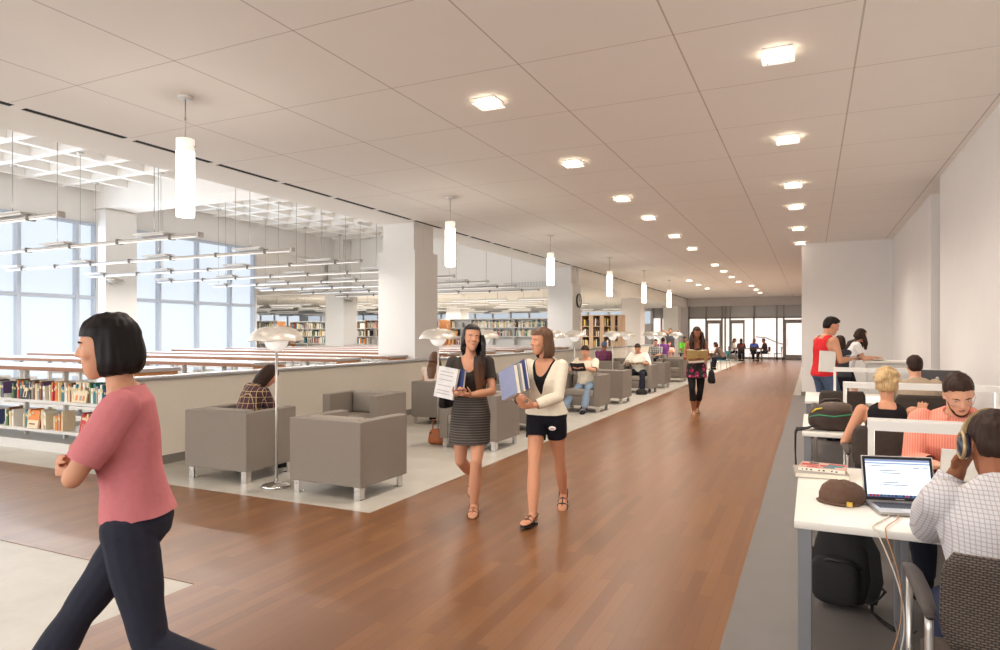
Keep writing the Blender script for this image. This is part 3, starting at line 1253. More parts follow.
def finish(me, name, mats, parent, sub=False):
    me.name = name
    me.materials.clear()
    for m in (mats if isinstance(mats, (list, tuple)) else [mats]):
        me.materials.append(m)
    me.polygons.foreach_set('use_smooth', [True] * len(me.polygons))
    me.update()
    o = bpy.data.objects.new(name, me)
    COL.objects.link(o)
    if parent is not None:
        o.parent = parent
    return o


TF = [(-.21, .05, .05, 0), (-.14, .135, .105, -.012), (-.03, .170, .122, -.014), (.10, .158, .110, -.004), (.24, .130, .092, .0), (.40, .128, .094, .004),
      (.56, .142, .112, .014), (.66, .148, .116, .016), (.78, .152, .098, .002), (.88, .150, .080, -.010), (.95, .105, .062, -.014), (1.02, .056, .052, -.010)]
TM = [(-.21, .05, .05, 0), (-.14, .135, .105, -.008), (-.03, .162, .118, -.008), (.10, .158, .112, 0), (.24, .150, .106, .0), (.40, .158, .112, .002),
      (.56, .172, .122, .004), (.68, .180, .124, .004), (.80, .182, .106, -.004), (.90, .172, .086, -.012), (.97, .118, .068, -.016), (1.04, .064, .060, -.012)]


class Rig:
    """joint positions of a posed figure, in the figure's own space: +Y is where it faces, x>0 its right"""

    def __init__(g, P, L):
        g.s = s = L.get('h', 1.7) / 1.70
        g.male = L.get('male', False)
        g.fat = L.get('fat', 1.0)
        g.TT = TM if g.male else TF
        hz = P.get('hip_z', 0.93 * s)
        g.p0 = V((P.get('hx', 0), P.get('hy', 0), hz))
        lean, curl, tw, side = P.get('lean', 0), P.get('curl', 0), P.get('twist', 0), P.get('side', 0)
        ptw = P.get('hip_twist', 0)
        n = 9
        g.Ls = 0.50 * s
        g.sp, g.fr = [], []
        p = g.p0.copy()
        for i in range(n):
            t = i / (n - 1)
            a, y = R(lean + curl * t), R(ptw + (tw - ptw) * t)
            u = V((math.cos(y), math.sin(y), 0))
            f = V((-math.sin(y), math.cos(y), 0))
            d = V((0, 0, 1)) * math.cos(a) + f * math.sin(a) + u * (side * (0.3 + 0.7 * t))
            d.normalize()
            w = (f - d * f.dot(d)).normalized()
            u = w.cross(d)
            g.sp.append(p.copy())
            g.fr.append((u, w, d))
            p = p + d * (g.Ls / (n - 1))
        shw = (0.185 if g.male else 0.158) * s * L.get('shw', 1.0)
        c, (u, w, d) = g.at(0.885)
        sl = P.get('shrug', 0)
        g.sh = {'R': c + u * shw - w * 0.012 * s + d * sl * s, 'L': c - u * shw - w * 0.012 * s + d * sl * s}
        u0, w0, d0 = g.fr[0]
        hw = 0.085 * s
        g.hip = {'R': g.p0 + u0 * hw - d0 * 0.03 * s, 'L': g.p0 - u0 * hw - d0 * 0.03 * s}
        # head
        c, (u, w, d) = g.at(1.0)
        hy, hp, hr = P.get('head', (0, 0, 0))
        g.Rh = (Matrix.Rotation(R(hy), 3, 'Z') @ Matrix.Rotation(R(-hp), 3, 'X') @ Matrix.Rotation(R(hr), 3, 'Y'))
        nd = (d * 0.6 + V((0, 0, 1)) * 0.6 + (g.Rh @ V((0, 1, 0))) * 0.25 * 1.0).normalized()
        g.neck0 = c - d * 0.02 * s
        hb = c + nd * 0.075 * s
        g.hc = hb + (g.Rh @ V((0, 0.012, 0.085))) * s
        g.hs = s * L.get('head_s', 1.0)
        g.neck1 = g.hc + g.Rh @ V((0, -0.02, -0.06)) * s
        # limbs
        g.el, g.wr, g.kn, g.an = {}, {}, {}, {}
        ua, fa = 0.285 * s, 0.25 * s
        th, sn = 0.425 * s, 0.415 * s
        for k, sx in (('R', 1), ('L', -1)):
            W = P.get('w' + k)
            if W is None:
                W = g.sh[k] + V((sx * 0.06, 0.03, -0.52)) * s
            W = V(W)
            pole = V(P.get('e' + k, (sx * 0.5, -0.8, -0.5)))
            g.el[k], g.wr[k] = g.ik(g.sh[k], W, ua, fa, pole)
            A = V(P.get('a' + k, (sx * 0.09, 0, 0.085 * s)))
            pole = V(P.get('k' + k, (sx * 0.15, 1, 0.1)))
            g.kn[k], g.an[k] = g.ik(g.hip[k], A, th, sn, pole)
        g.P, g.L = P, L

    def at(g, t):
        n = len(g.sp) - 1
        if t <= 0:
            u, w, d = g.fr[0]
            return g.p0 + d * (t * g.Ls), g.fr[0]
        x = min(t, 1.0) * n
        i = min(int(x), n - 1)
        f = x - i
        p = g.sp[i].lerp(g.sp[i + 1], f)
        if t > 1:
            p = p + g.fr[-1][2] * ((t - 1) * g.Ls)
        fr = tuple((a * (1 - f) + b * f).normalized() for a, b in zip(g.fr[i], g.fr[i + 1]))
        return p, fr

    @staticmethod
    def ik(a, t, l1, l2, pole):
        d = t - a
        D = d.length
        if D > (l1 + l2) * 0.999:
            t = a + d * ((l1 + l2) * 0.999 / D)
            d = t - a
            D = d.length
        if D < abs(l1 - l2) + 0.02:
            D = abs(l1 - l2) + 0.02
        d.normalize()
        x = (l1 * l1 - l2 * l2 + D * D) / (2 * D)
        h = math.sqrt(max(l1 * l1 - x * x, 0))
        pp = pole - d * pole.dot(d)
        if pp.length < 1e-4:
            pp = V((0, 0, 1)) - d * d.z
        return a + d * x + pp.normalized() * h, t

    # ---------------- primitives
    def torso(g, b, inf=0.0, t0=-1, t1=2, n=24, prof=None):
        rings = []
        for t, rx, ry, yo in g.TT:
            if t < t0 or t > t1:
                continue
            p, (u, w, d) = g.at(t)
            k = g.fat if t < 0.8 else 1 + (g.fat - 1) * 0.4
            i = inf(t) if callable(inf) else inf
            if t < .12:
                k *= g.L.get('hipf', 1.0)
            rx, ry = rx * g.s * k + i, ry * g.s * k + i
            r = []
            for q in range(n):
                a = 2 * PI * q / n
                c, s_ = math.cos(a), math.sin(a)
                e = 0.86
                r.append(p + u * (rx * math.copysign(abs(c) ** e, c)) + w * (yo * g.s + ry * math.copysign(abs(s_) ** e, s_)))
            rings.append(r)
        b.rings(rings, 0, True, True)
        if not g.male and t1 > 0.7:
            bu = g.L.get('bust', 1.0)
            p, (u, w, d) = g.at(0.60)
            i = inf(0.6) if callable(inf) else inf
            for sx in (-1, 1):
                b.ball(p + u * sx * 0.064 * g.s + w * 0.074 * g.s, (0.050 * g.s * bu + i,) * 3, 0, 12, 8)

    def arm(g, b, k, inf=0.0, upto=2.0, f=1.0):
        s, m = g.s, (1.12 if g.male else 0.92) * g.L.get('armf', 1.0)
        b.limb(g.sh[k] - V((0, 0, 0.004 * s * (inf > 0))), g.el[k], [0.054 * s * m + inf * .72, 0.046 * s * m + inf, 0.037 * s * m + inf * f])
        if upto > 1:
            b.limb(g.el[k], g.wr[k], [0.037 * s * m + inf * f, 0.040 * s * m + inf * f, 0.025 * s * m + inf * f])

    def leg(g, b, k, inf=0.0, shin=True, flare=0.0):
        s, m = g.s, (1.0 if g.male else 1.0) * g.L.get('legf', 1.0)
        b.limb(g.hip[k], g.kn[k], [0.086 * s * m + inf, 0.074 * s * m + inf, 0.052 * s * m + inf])
        if shin:
            if flare:
                b.limb(g.kn[k], g.an[k], [0.052 * s * m + inf, 0.054 * s * m + inf + flare * 0.5, 0.045 * s + inf + flare])
            else:
                b.limb(g.kn[k], g.an[k], [0.052 * s * m + inf, 0.057 * s * m + inf, 0.035 * s * m + inf])

    def foot_frame(g, k):
        yaw, pit = g.P.get('f' + k, (0, 0))
        sx = 1 if k == 'R' else -1
        return Matrix.Translation(g.an[k]) @ Matrix.Rotation(R(-sx * 6 + yaw), 4, 'Z') @ Matrix.Rotation(R(-pit), 4, 'X')

    def foot(g, b, k, inf=0.0, sole=0.0):
        M = g.foot_frame(k)
        s = g.s
        rings = []
        for y, rx, rz in ((-.072, .010, .014), (-.062, .028, .032), (-.03, .034, .050), (.01, .034, .052), (.06, .039, .034), (.11, .045, .023), (.15, .044, .018), (.18, .034, .013), (.192, .012, .007)):
            r = []
            for q in range(14):
                a = 2 * PI * q / 14
                x, z = rx * s * math.cos(a), rz * s * math.sin(a)
                r.append(M @ V((x + math.copysign(inf, x), y * s * (1 + inf * 4), -0.082 * s + rz * s + z + (inf if z > 0 else -inf * 0.4))))
            rings.append(r)
        b.rings(rings, 0, True, True)

    def hand(g, b, k, vox):
        P = g.P
        d = P.get('hd' + k)
        d = V(d).normalized() if d is not None else (g.wr[k] - g.el[k]).normalized()
        nrm = V(P.get('hn' + k, (0, 0, -1) if d.z > -0.7 else ((-1 if k == 'R' else 1), 0, 0)))
        nrm = (nrm - d * nrm.dot(d)).normalized()
        sd = d.cross(nrm)
        ts = 1 if k == 'R' else -1
        c = P.get('hc' + k, 28)
        s = g.s
        w0 = g.wr[k] - d * 0.01 * s
        rings = []
        for y, rx, rz in ((0, .022, .016), (.03, .034, .017), (.06, .040, .015), (.085, .041, .013), (.095, .036, .009)):
            rings.append([w0 + d * y * s + sd * rx * s * math.cos(2 * PI * q / 12) + nrm * rz * s * math.sin(2 * PI * q / 12) for q in range(12)])
        b.rings(rings, 0, True, True)
        fr = max(0.0082 * s, vox * 0.8)
        for off, ln in ((.031, .070), (.0105, .079), (-.0105, .073), (-.030, .058)):
            p = w0 + d * 0.086 * s + sd * off * ts * s
            dd = (d + sd * off * ts * 2.0).normalized()
            pts = [p - dd * 0.01]
            for j, fl in enumerate((0.45, 0.32, 0.23)):
                a = R(c * (0.7 if j == 0 else 1.0))
                ax = sd * (1 if True else 1)
                dd = (dd * math.cos(a) + nrm * math.sin(a)).normalized()
                p = p + dd * ln * fl * s
                pts.append(p)
            for i in range(3):
                b.limb(pts[i], pts[i + 1], [fr * (1 - 0.06 * i), fr * (0.96 - 0.08 * i)], 8)
        p = w0 + d * 0.022 * s + sd * 0.024 * ts * s
        dd = (d * 0.55 + sd * ts * 0.75 + nrm * 0.35).normalized()
        q1 = p + dd * 0.040 * s
        dd = (dd * 0.75 + d * 0.6 + nrm * 0.3).normalized()
        q2 = q1 + dd * 0.030 * s
        q3 = q2 + (dd + nrm * 0.2).normalized() * 0.024 * s
        b.limb(p, q1, [0.014 * s, fr * 1.25], 8)
        b.limb(q1, q2, [fr * 1.2, fr * 1.1], 8)
        b.limb(q2, q3, [fr * 1.1, fr * 0.95], 8)

    def H(g, p):
        return g.hc + g.Rh @ (V(p) * g.hs)

    def hball(g, b, p, r, rot=None):
        M = Matrix.Translation(g.H(p)) @ g.Rh.to_4x4() @ (rot or Matrix.Identity(4))
        b.ball((0, 0, 0), tuple(x * g.hs for x in r), 0, 16, 11, M)

    def hrings(g, b, rows, n=20):
        """rows: (z, y centre, rx, ry) stacked in head space"""
        b.rings([[g.H((rx * math.cos(2 * PI * q / n), y + ry * math.sin(2 * PI * q / n), z)) for q in range(n)] for z, y, rx, ry in rows], 0, True, True)

    def head(g, b):
        m = g.male
        g.hrings(b, [(-.118, .060, .012, .012), (-.112, .056, .026 if m else .022, .026), (-.098, .046, .038 if m else .033, .044), (-.075, .032, .050 if m else .046, .062), (-.045, .018, .058, .076),
                     (-.01, .006, .066, .088), (.03, -.004, .072, .096), (.065, -.010, .071, .095), (.092, -.014, .058, .080), (.110, -.016, .036, .050), (.118, -.016, .012, .018)])
        g.hball(b, (0, -.045, .005), (.062, .056, .068))
        # brow, nose, lips, cheeks, ears
        g.hball(b, (0, .080, .024), (.046, .014, .010))
        b.limb(g.H((0, .088, .016)), g.H((0, .109, -.022)), [.0075 * g.hs, .0105 * g.hs], 8)
        for sx in (-1, 1):
            g.hball(b, (sx * .011, .100, -.024), (.009, .010, .007))
            g.hball(b, (sx * .036, .066, -.024), (.022, .020, .020))
            g.hball(b, (sx * .072, -.008, -.010), (.009, .019, .031))
        g.hball(b, (0, .086, -.052), (.023, .012, .0065))
        g.hball(b, (0, .084, -.063), (.020, .012, .007))
        nr = 0.058 if m else 0.047
        b.limb(g.neck0, g.neck1, [nr * 1.12 * g.s, nr * 0.98 * g.s, nr * g.s])

    # ---------------- which bone a vertex belongs to
    def bones(g):
        B = []
        for i in range(len(g.sp) - 1):
            B.append(('torso', g.sp[i], g.sp[i + 1], 0.125 * g.s, i / 8, (i + 1) / 8))
        u, w, d = g.fr[0]
        B.append(('torso', g.p0 - d * 0.1 * g.s, g.p0, 0.12 * g.s, -0.2, 0.0))
        B.append(('neck', g.neck0 + g.fr[-1][2] * 0.03 * g.s, g.neck1, 0.05 * g.s, 0, 1))
        B.append(('head', g.H((0, 0, -.02)), g.H((0, -.01, .04)), 0.085 * g.s, 0, 1))
        for k in 'RL':
            B.append(('ua' + k, g.sh[k].lerp(g.el[k], 0.04), g.el[k], 0.045 * g.s, 0.04, 1))
            B.append(('fa' + k, g.el[k], g.wr[k], 0.036 * g.s, 0, 1))
            B.append(('hand' + k, g.wr[k], g.wr[k] + (g.wr[k] - g.el[k]).normalized() * 0.1, 0.03, 0, 1))
            B.append(('th' + k, g.hip[k], g.kn[k], 0.07 * g.s, 0, 1))
            B.append(('sh' + k, g.kn[k], g.an[k], 0.045 * g.s, 0, 1))
            B.append(('foot' + k, g.an[k] + V((0, 0, -0.03)), g.foot_frame(k) @ V((0, 0.13, -0.06)), 0.04, 0, 1))
        return B

    def classify(g, co_, use=None):
        best = np.full(len(co_), 1e9)
        name = np.zeros(len(co_), dtype=int)
        tt = np.zeros(len(co_))
        B = g.bones()
        if use is not None:
            B = [x for x in B if x[0] in ('torso', 'neck', 'head') or x[0][:2] in use]
        for i, (nm, a, b, r, t0, t1) in enumerate(B):
            a, b = np.array(a), np.array(b)
            ab = b - a
            t = np.clip(((co_ - a) @ ab) / (ab @ ab), 0, 1)
            dd = np.linalg.norm(co_ - a - t[:, None] * ab, axis=1) - r
            k = dd < best
            best[k] = dd[k]
            name[k] = i
            tt[k] = t0 + t[k] * (t1 - t0)
        names = np.array([x[0] for x in B])[name]
        p, (u, w, d) = g.at(0.85)
        p, u, w, d = (np.array(x) for x in (p, u, w, d))
        lx = (co_ - p) @ u / g.s
        ly = (co_ - p) @ w / g.s
        lz = (co_ - p) @ d / g.Ls + 0.85
        return names, tt, lx, ly, lz


def person(label, loc, heading, P, L, vox=0.008, group=None):
    t = thing('person', label, 'person', loc, R(heading), group)
    g = Rig(P, L)
    t_rig = g
    sk = L['skin']
    b = MB()
    g.torso(b)
    g.head(b)
    for k in 'RL':
        g.arm(b, k)
        g.hand(b, k, vox)
        g.leg(b, k)
        g.foot(b, k)
    me = remesh(b, vox, 2)
    # lips get their own tint
    body = finish(me, 'body', [sk, mat('lips', (158, 92, 82), 0.45)], t)
    lp, fw = np.array(g.H((0, .096, -.058))), None
    c = coords(me)
    near = np.linalg.norm((c - lp) * np.array([1, 1, 1.0]), axis=1)
    cz = (c - lp) @ np.array(g.Rh @ V((0, 0, 1)))
    cx = (c - lp) @ np.array(g.Rh @ V((1, 0, 0)))
    lm = (np.abs(cz) < 0.0125 * g.s * (1 - (cx / (0.026 * g.s)) ** 2)) & (near < 0.03)
    if lm.any():
        for f in me.polygons:
            if all(lm[i] for i in f.vertices):
                f.material_index = 1
    if vox < 0.011:
        for sx in (-1, 1):
            b = MB()
            g.hball(b, (sx * .029, .071, .004), (.0122, .0122, .0060))
            e = b.build('eye', mat('eye_white', (206, 198, 190), 0.4), t)
            b = MB()
            g.hball(b, (sx * .029, .0792, .004), (.0054, .0052, .0054))
            b.build('iris', mat('dark_iris', (40, 26, 20), 0.2), e)
            b = MB().tube([g.H((sx * .014, .091, .021)), g.H((sx * .030, .090, .026)), g.H((sx * .046, .076, .021))], [.003 * g.s, .0036 * g.s, .002 * g.s], 6)
            b.build('eyebrow', L['hairmat'], t)
    # clothing
    for gi, G in enumerate(L.get('clothes', ())):
        b = MB()
        inf = G.get('inf', 0.012)
        if G.get('torso', True):
            ti = inf
            if 'hem_inf' in G:
                ti = lambda q, a=inf, h=G['hem_inf']: a + h * max(0, 0.45 - q) / 0.6
            g.torso(b, ti)
        slv = G.get('sleeve', 0)      # 0 none, 0..1 upper arm, 1..2 forearm
        lg = G.get('legs', 0)
        for k in 'RL':
            if slv:
                g.arm(b, k, inf * G.get('sf', 1.0), 2.0 if slv > 1 else 1.0)
            if lg:
                g.leg(b, k, inf, lg > 1, G.get('flare', 0.0))
        sk_ = G.get('skirt')
        if sk_:
            # a tube round both thighs from the waist to the hem
            t_top, hemf, ex, ez = sk_
            rings = []
            p, (u, w, d) = g.at(t_top)
            hk = [g.hip[k].lerp(g.kn[k], hemf) for k in 'RL']
            for q in range(8):
                fq = q / 7
                if fq < 0.35:
                    f2 = fq / 0.35
                    pt, fr = g.at(t_top * (1 - f2) - 0.05 * f2)
                    c0, uu, ww = pt, fr[0], fr[1]
                    tq = t_top * (1 - f2) - 0.05 * f2
                    rx = float(np.interp(tq, [x[0] for x in g.TT], [x[1] for x in g.TT])) * g.s + inf
                    ry = float(np.interp(tq, [x[0] for x in g.TT], [x[2] for x in g.TT])) * g.s + inf
                else:
                    f2 = (fq - 0.35) / 0.65
                    a1, a2 = g.hip['R'].lerp(hk[0], f2), g.hip['L'].lerp(hk[1], f2)
                    c0 = (a1 + a2) / 2
                    uu = g.fr[0][0]
                    ww = g.fr[0][1]
                    sep = abs((a1 - a2).dot(uu)) / 2
                    sepy = abs((a1 - a2).dot(ww)) / 2
                    rx = sep + (0.086 - 0.02 * f2) * g.s + inf + ex * f2
                    ry = sepy + (0.118 - 0.036 * f2) * g.s + inf + ex * f2
                rings.append([c0 + uu * rx * math.cos(2 * PI * j / 28) + ww * ry * math.sin(2 * PI * j / 28) for j in range(28)])
            b.rings(rings, 0, True, True)
        gm = remesh(b, max(vox, 0.008), G.get('smooth', 4))
        c = coords(gm)
        use = ['ua'] + (['fa', 'ha'] if slv > 1 else []) + (['th', 'sh', 'fo'] if lg or sk_ else [])
        names, tt, lx, ly, lz = g.classify(c, use)
        keep = np.zeros(len(c), bool)
        T0, T1 = G.get('t0', -0.3), G.get('t1', 1.0)
        tors = (names == 'torso') | (names == 'neck') | (names == 'head')
        tz = np.where(names == 'torso', tt, lz)
        nk = T1(lx, ly) if callable(T1) else T1
        keep |= tors & (tz >= T0) & (lz <= nk if callable(T1) else lz <= T1)
        for k in 'RL':
            if slv:
                keep |= (names == 'ua' + k) & (tt <= min(slv, 1.0)) & ((lz <= nk) | (np.abs(lx) > .13))
                keep |= (names == 'fa' + k) & (tt <= slv - 1)
                if slv >= 1.95:
                    keep |= (names == 'hand' + k) & (tt < 0.02)
            elif T1 is not None and not callable(T1):
                pass
            if G.get('armhole'):
                keep |= (names == 'ua' + k) & (np.abs(lx) < G['armhole']) & (lz <= nk)
            if lg or sk_:
                keep |= (names == 'th' + k) & (tt <= (min(lg, 1.0) if lg else 2))
                keep |= (names == 'sh' + k) & (tt <= (lg - 1 if lg else 2))
                if lg >= 1.98:
                    keep |= names == 'foot' + k
            else:
                keep |= (names == 'th' + k) & (lz >= T0)
            keep |= (names == 'fa' + k) & (tt <= 1.2) & bool(slv >= 1.98)
        if G.get('armhole'):
            keep &= ~(tors & (np.abs(lx) > G['armhole']) & (lz > 0.72))
        if 'open' in G:      # jacket front left open
            keep &= ~(tors & (ly > 0.0) & (np.abs(lx) < G['open'](lz)))
        if sk_ and G.get('solid'):
            keep[:] = True
        cut(gm, keep)
        if G.get('wr', 0.004):
            wrinkle(gm, G.get('wr', 0.004), G.get('wscale', 11), gi * 3.1, G.get('wstretch', (1, 1, 1)))
        finish(gm, G['name'], G['mat'], t)
    # footwear
    fw = L.get('shoes')
    for k in 'RL':
        if not fw:
            break
        b = MB()
        if fw[0] == 'shoe':
            g.foot(b, k, 0.007)
            gm = remesh(b, max(vox, 0.007), 2)
            c = coords(gm)
            M = g.foot_frame(k).inverted()
            lz = np.array([(M @ V(p)).z for p in c])
            cut(gm, lz < 0.012)
            finish(gm, 'shoe', fw[1], t)
        else:
            M = g.foot_frame(k)
            s = g.s
            hl = fw[2] if len(fw) > 2 else 0.0
            o = [(-.07, .02), (-.05, .034), (0, .034), (.06, .038), (.12, .047), (.17, .040), (.198, .016)]
            lo = [M @ V((x * s, y * s, -0.086 * s)) for y, x in o] + [M @ V((-x * s, y * s, -0.086 * s)) for y, x in reversed(o)]
            bt = [p - V((0, 0, 0.012)) for p in lo]
            b.rings([lo, bt], 0, False, True)
            for y, w_ in ((0.10, 0.046), (0.05, 0.041)):
                pts = [M @ V((math.cos(a) * w_ * s * 1.06, y * s + 0.012 * math.sin(a), -0.082 * s + math.sin(a) * (0.048 if y > .08 else .068) * s)) for a in [PI * q / 8 for q in range(9)]]
                b.tube(pts, 0.006 * s, 6)
            pts = [M @ V((math.cos(a) * 0.036 * s, -0.035 * s - 0.03 * s * abs(math.sin(a)), -0.02 * s)) for a in [PI * q / 8 for q in range(9)]]
            pts = [M @ V((.037 * s, .035 * s, -.04 * s))] + [M @ V((math.cos(a) * .04 * s, -.03 * s - math.sin(a) * .045 * s, -.012 * s)) for a in [PI * q / 8 for q in range(9)]] + [M @ V((-.037 * s, .035 * s, -.04 * s))]
            b.tube(pts, 0.005 * s, 6)
            b.tube([M @ V((0.006 * s, .15 * s, -.055 * s)), M @ V((0, .11 * s, -.034 * s)), M @ V((0, .05 * s, -.012 * s))], 0.005 * s, 6)
            b.build('sandal', fw[1], t)
    # hair
    st = L.get('hair')
    if st:
        b = MB()
        g.hball(b, (0, -.012, .034), (.083, .107, .098))
        if st == 'short':
            g.hball(b, (0, -.05, .0), (.074, .066, .075))
            g.hball(b, (0, .026, .088), (.056, .064, .040))
        elif st == 'crop':
            g.hball(b, (0, -.05, .012), (.074, .066, .07))
        elif st == 'tousled':
            rr = random.Random(3)
            g.hball(b, (0, -.045, .0), (.08, .07, .085))
            for i in range(46):
                a, e = rr.uniform(0, 2 * PI), rr.uniform(-0.3, 1.3)
                p = V((.08 * math.cos(a) * math.cos(e), -.012 + .105 * math.sin(a) * math.cos(e), .036 + .095 * math.sin(e)))
                if p.y > .05 and p.z < .06:
                    continue
                g.hball(b, p, (.024, .024, .020))
        elif st in ('bob', 'bobfringe'):
            ln = L.get('hlen', .15)
            g.hrings(b, [(.07, -.012, .080, .098), (.03, -.016, .086, .100), (-.03, -.022, .090, .100), (-ln * .65, -.024, .092, .097), (-ln, -.022, .082, .086), (-ln - .015, -.02, .06, .07)])
        else:
            ln = L.get('hlen', .42)
            sp = L.get('hside', 0.0)
            g.hrings(b, [(.06, -.012, .080, .098), (.0, -.03, .086, .092), (-.07, -.046, .088, .074)])
            # the fall of hair follows the back
            c, (u, w, d) = g.at(0.9)
            rows = []
            for q in range(9):
                f = q / 8
                hp = g.H((sp * 0.06 * f, -.05, -.02))
                zz = ln * f * g.s
                pt, fr = g.at(max(0.2, 1.0 - max(0, zz - 0.10) / g.Ls))
                bk = pt - fr[1] * (0.105 * g.s) if zz > 0.10 else None
                p = V((hp.x, hp.y, hp.z - zz))
                if bk is not None:
                    p = V((p.x * 0.7 + bk.x * 0.3, min(p.y, bk.y) if True else p.y, p.z))
                rx = (.088 + .012 * math.sin(f * PI) - .03 * f * f) * g.s
                ry = (.056 - .022 * f) * g.s
                rows.append([p + V((rx * math.cos(2 * PI * j / 16), ry * math.sin(2 * PI * j / 16), 0)) for j in range(16)])
            b.rings(rows, 0, True, True)
            for lk in L.get('locks', ()):
                # front locks: (side, length, forward) fall from the temple over the chest
                sx, l2, fy, th_ = lk
                pts = []
                for q in range(9):
                    f = q / 8
                    p = g.H((sx * (.080 + .012 * math.sin(f * PI)), .012, .03))
                    z = l2 * f * g.s
                    pt, fr = g.at(max(0.1, 1.0 - max(0, z - .20) / g.Ls))
                    yy = p.y + (fy * f)
                    k_ = min(1, max(0, (z - .05) / .20))
                    k_ = k_ * k_ * (3 - 2 * k_)
                    yy = yy * (1 - k_) + max(yy, (pt + fr[1] * 0.150 * g.s).y) * k_
                    pts.append(V((p.x + sx * .012 * f, yy, p.z - z)))
                b.tube(pts, [th_ * g.s * (0.75 + .55 * math.sin(min(1, i / 7) * PI * .8)) * (1 - .35 * (i / 8) ** 3) for i in range(9)], 10)
        hm = remesh(b, max(vox, .007), 3)
        c = coords(hm)
        Ri = np.array(g.Rh.inverted())
        lc = ((c - np.array(g.hc)) @ Ri.T) / g.hs
        x, y, z = lc[:, 0], lc[:, 1], lc[:, 2]
        if st in ('short', 'crop', 'tousled'):
            keep = z > np.where(y > .06, .070 - 3 * x * x + .006 * np.sin(x * 260), np.where(y > .0, .004 + y * .95, np.where(y > -.03, -.004, -.066)))
            keep &= ~((np.abs(x) > .055) & (y > -.028) & (y < .03) & (z < .022))
        elif st == 'bobfringe':
            keep = ~((y > .035) & (z < .040) & (np.abs(x) < .085) & (z > -.20))
        elif st == 'bob':
            keep = ~((y > .030) & (z < .052 + .2 * np.maximum(x * L.get('part', 0), 0)) & (np.abs(x) < .09) & (z > -.22))
        else:
            pv = L.get('hairline', .070)
            keep = ~((y > .026) & (z < pv) & (np.abs(x) < .070 - 0 * y) & (z > -.115))
            keep &= ~((z < -.05) & (z > -.16) & (y > .05) & (np.abs(x) < .045))
        cut(hm, keep)
        wrinkle(hm, .006, 30, 1.7, (1.6, 1.6, .25))
        mats = [L['hairmat']]
        ho = finish(hm, 'hair', mats, t)
    for fn in L.get('extra', ()):
        fn(t, g)
    return t, g
# ------------------------------------------------------------------ study desks on the right
def mesh_weave():
    m, nt, b = new_mat('brown_mesh_back')
    tc = N(nt, 'ShaderNodeTexCoord')
    mp = N(nt, 'ShaderNodeMapping')
    mp.inputs['Scale'].default_value = (1, 0.001, 1)
    nt.links.new(tc.outputs['Object'], mp.inputs[0])
    sp = N(nt, 'ShaderNodeSeparateXYZ')
    nt.links.new(tc.outputs['Object'], sp.inputs[0])
    cb = N(nt, 'ShaderNodeCombineXYZ')
    nt.links.new(sp.outputs[0], cb.inputs[0])
    nt.links.new(sp.outputs[2], cb.inputs[1])
    br = N(nt, 'ShaderNodeTexBrick')
    br.inputs['Scale'].default_value = 1
    br.inputs['Brick Width'].default_value = 0.018
    br.inputs['Row Height'].default_value = 0.0085
    br.inputs['Mortar Size'].default_value = 0.0022
    br.inputs['Color1'].default_value = lin((108, 94, 82))
    br.inputs['Color2'].default_value = lin((96, 82, 72))
    br.inputs['Mortar'].default_value = lin((48, 40, 36))
    nt.links.new(cb.outputs[0], br.inputs['Vector'])
    nt.links.new(br.outputs['Color'], b.inputs['Base Color'])
    b.inputs['Roughness'].default_value = 0.75
    bp = N(nt, 'ShaderNodeBump')
    bp.inputs['Strength'].default_value = 0.6
    bp.inputs['Distance'].default_value = 0.004
    bp.invert = True
    nt.links.new(br.outputs['Fac'], bp.inputs['Height'])
    nt.links.new(bp.outputs[0], b.inputs['Normal'])
    return m


M_MESHB = mesh_weave()
M_SEAT = mat('brown_seat_fabric', (82, 70, 62), 0.85, var=0.1, scale=120, bump=0.2)
M_DKBACK = M_MESHB


def desk(y0, label):
    t = thing('study_desk', label, 'desk', (0.83, y0 + 0.72, 0), 0, 'white study desks')
    MB().box(-0.90, 0.88, -0.72, 0.72, 0.712, 0.75, bev=0.006, seg=2).build('desktop', M_DESK, t)
    for sx, x in ((-1, -0.855), (1, 0.84)):
        for yy in (-0.66, 0.66):
            MB().box(x - 0.03, x + 0.03, yy - 0.03, yy + 0.03, 0, 0.712, bev=0.004, seg=1).build('leg', M_DLEG, t)
        MB().box(x - 0.025, x + 0.025, -0.63, 0.63, 0.66, 0.71).build('rail', M_DLEG, t)
    # hoop frame in the middle
    b = MB()
    for yy in (-0.14, 0.16):
        b.box(-0.42, -0.385, yy - 0.02, yy + 0.02, 0.03, 0.712, bev=0.004, seg=1)
    b.box(-0.42, -0.385, -0.16, 0.18, 0.0, 0.035, bev=0.004, seg=1)
    b.build('hoop_leg', M_DLEG, t)
    MB().box(-0.83, 0.81, -0.03, 0.03, 0.66, 0.71).build('beam', M_DLEG, t)
    return t


def task(y, label):
    t = thing('task_light', label, 'desk light', (0.275, y, 0.75), 0, 'white desk light frames')
    b = MB()
    b.box(0, 1.2, -0.055, 0.055, 0.375, 0.40, bev=0.004, seg=1)
    b.box(0, 1.2, -0.06, -0.05, 0.345, 0.395)
    b.box(0, 1.2, 0.05, 0.06, 0.345, 0.395)
    b.build('light_bar', M_WHITEP, t)
    MB().box(0.03, 1.17, -0.045, 0.045, 0.362, 0.372).build('diffuser', M_TUBE, t)
    for x in (0, 1.17):
        b = MB().box(x, x + 0.03, -0.02, 0.02, 0.004, 0.38, bev=0.003, seg=1)
        b.box(x - 0.03, x + 0.06, -0.06, 0.06, 0.001, 0.008)
        b.build('post', M_WHITEP, t)
    return t


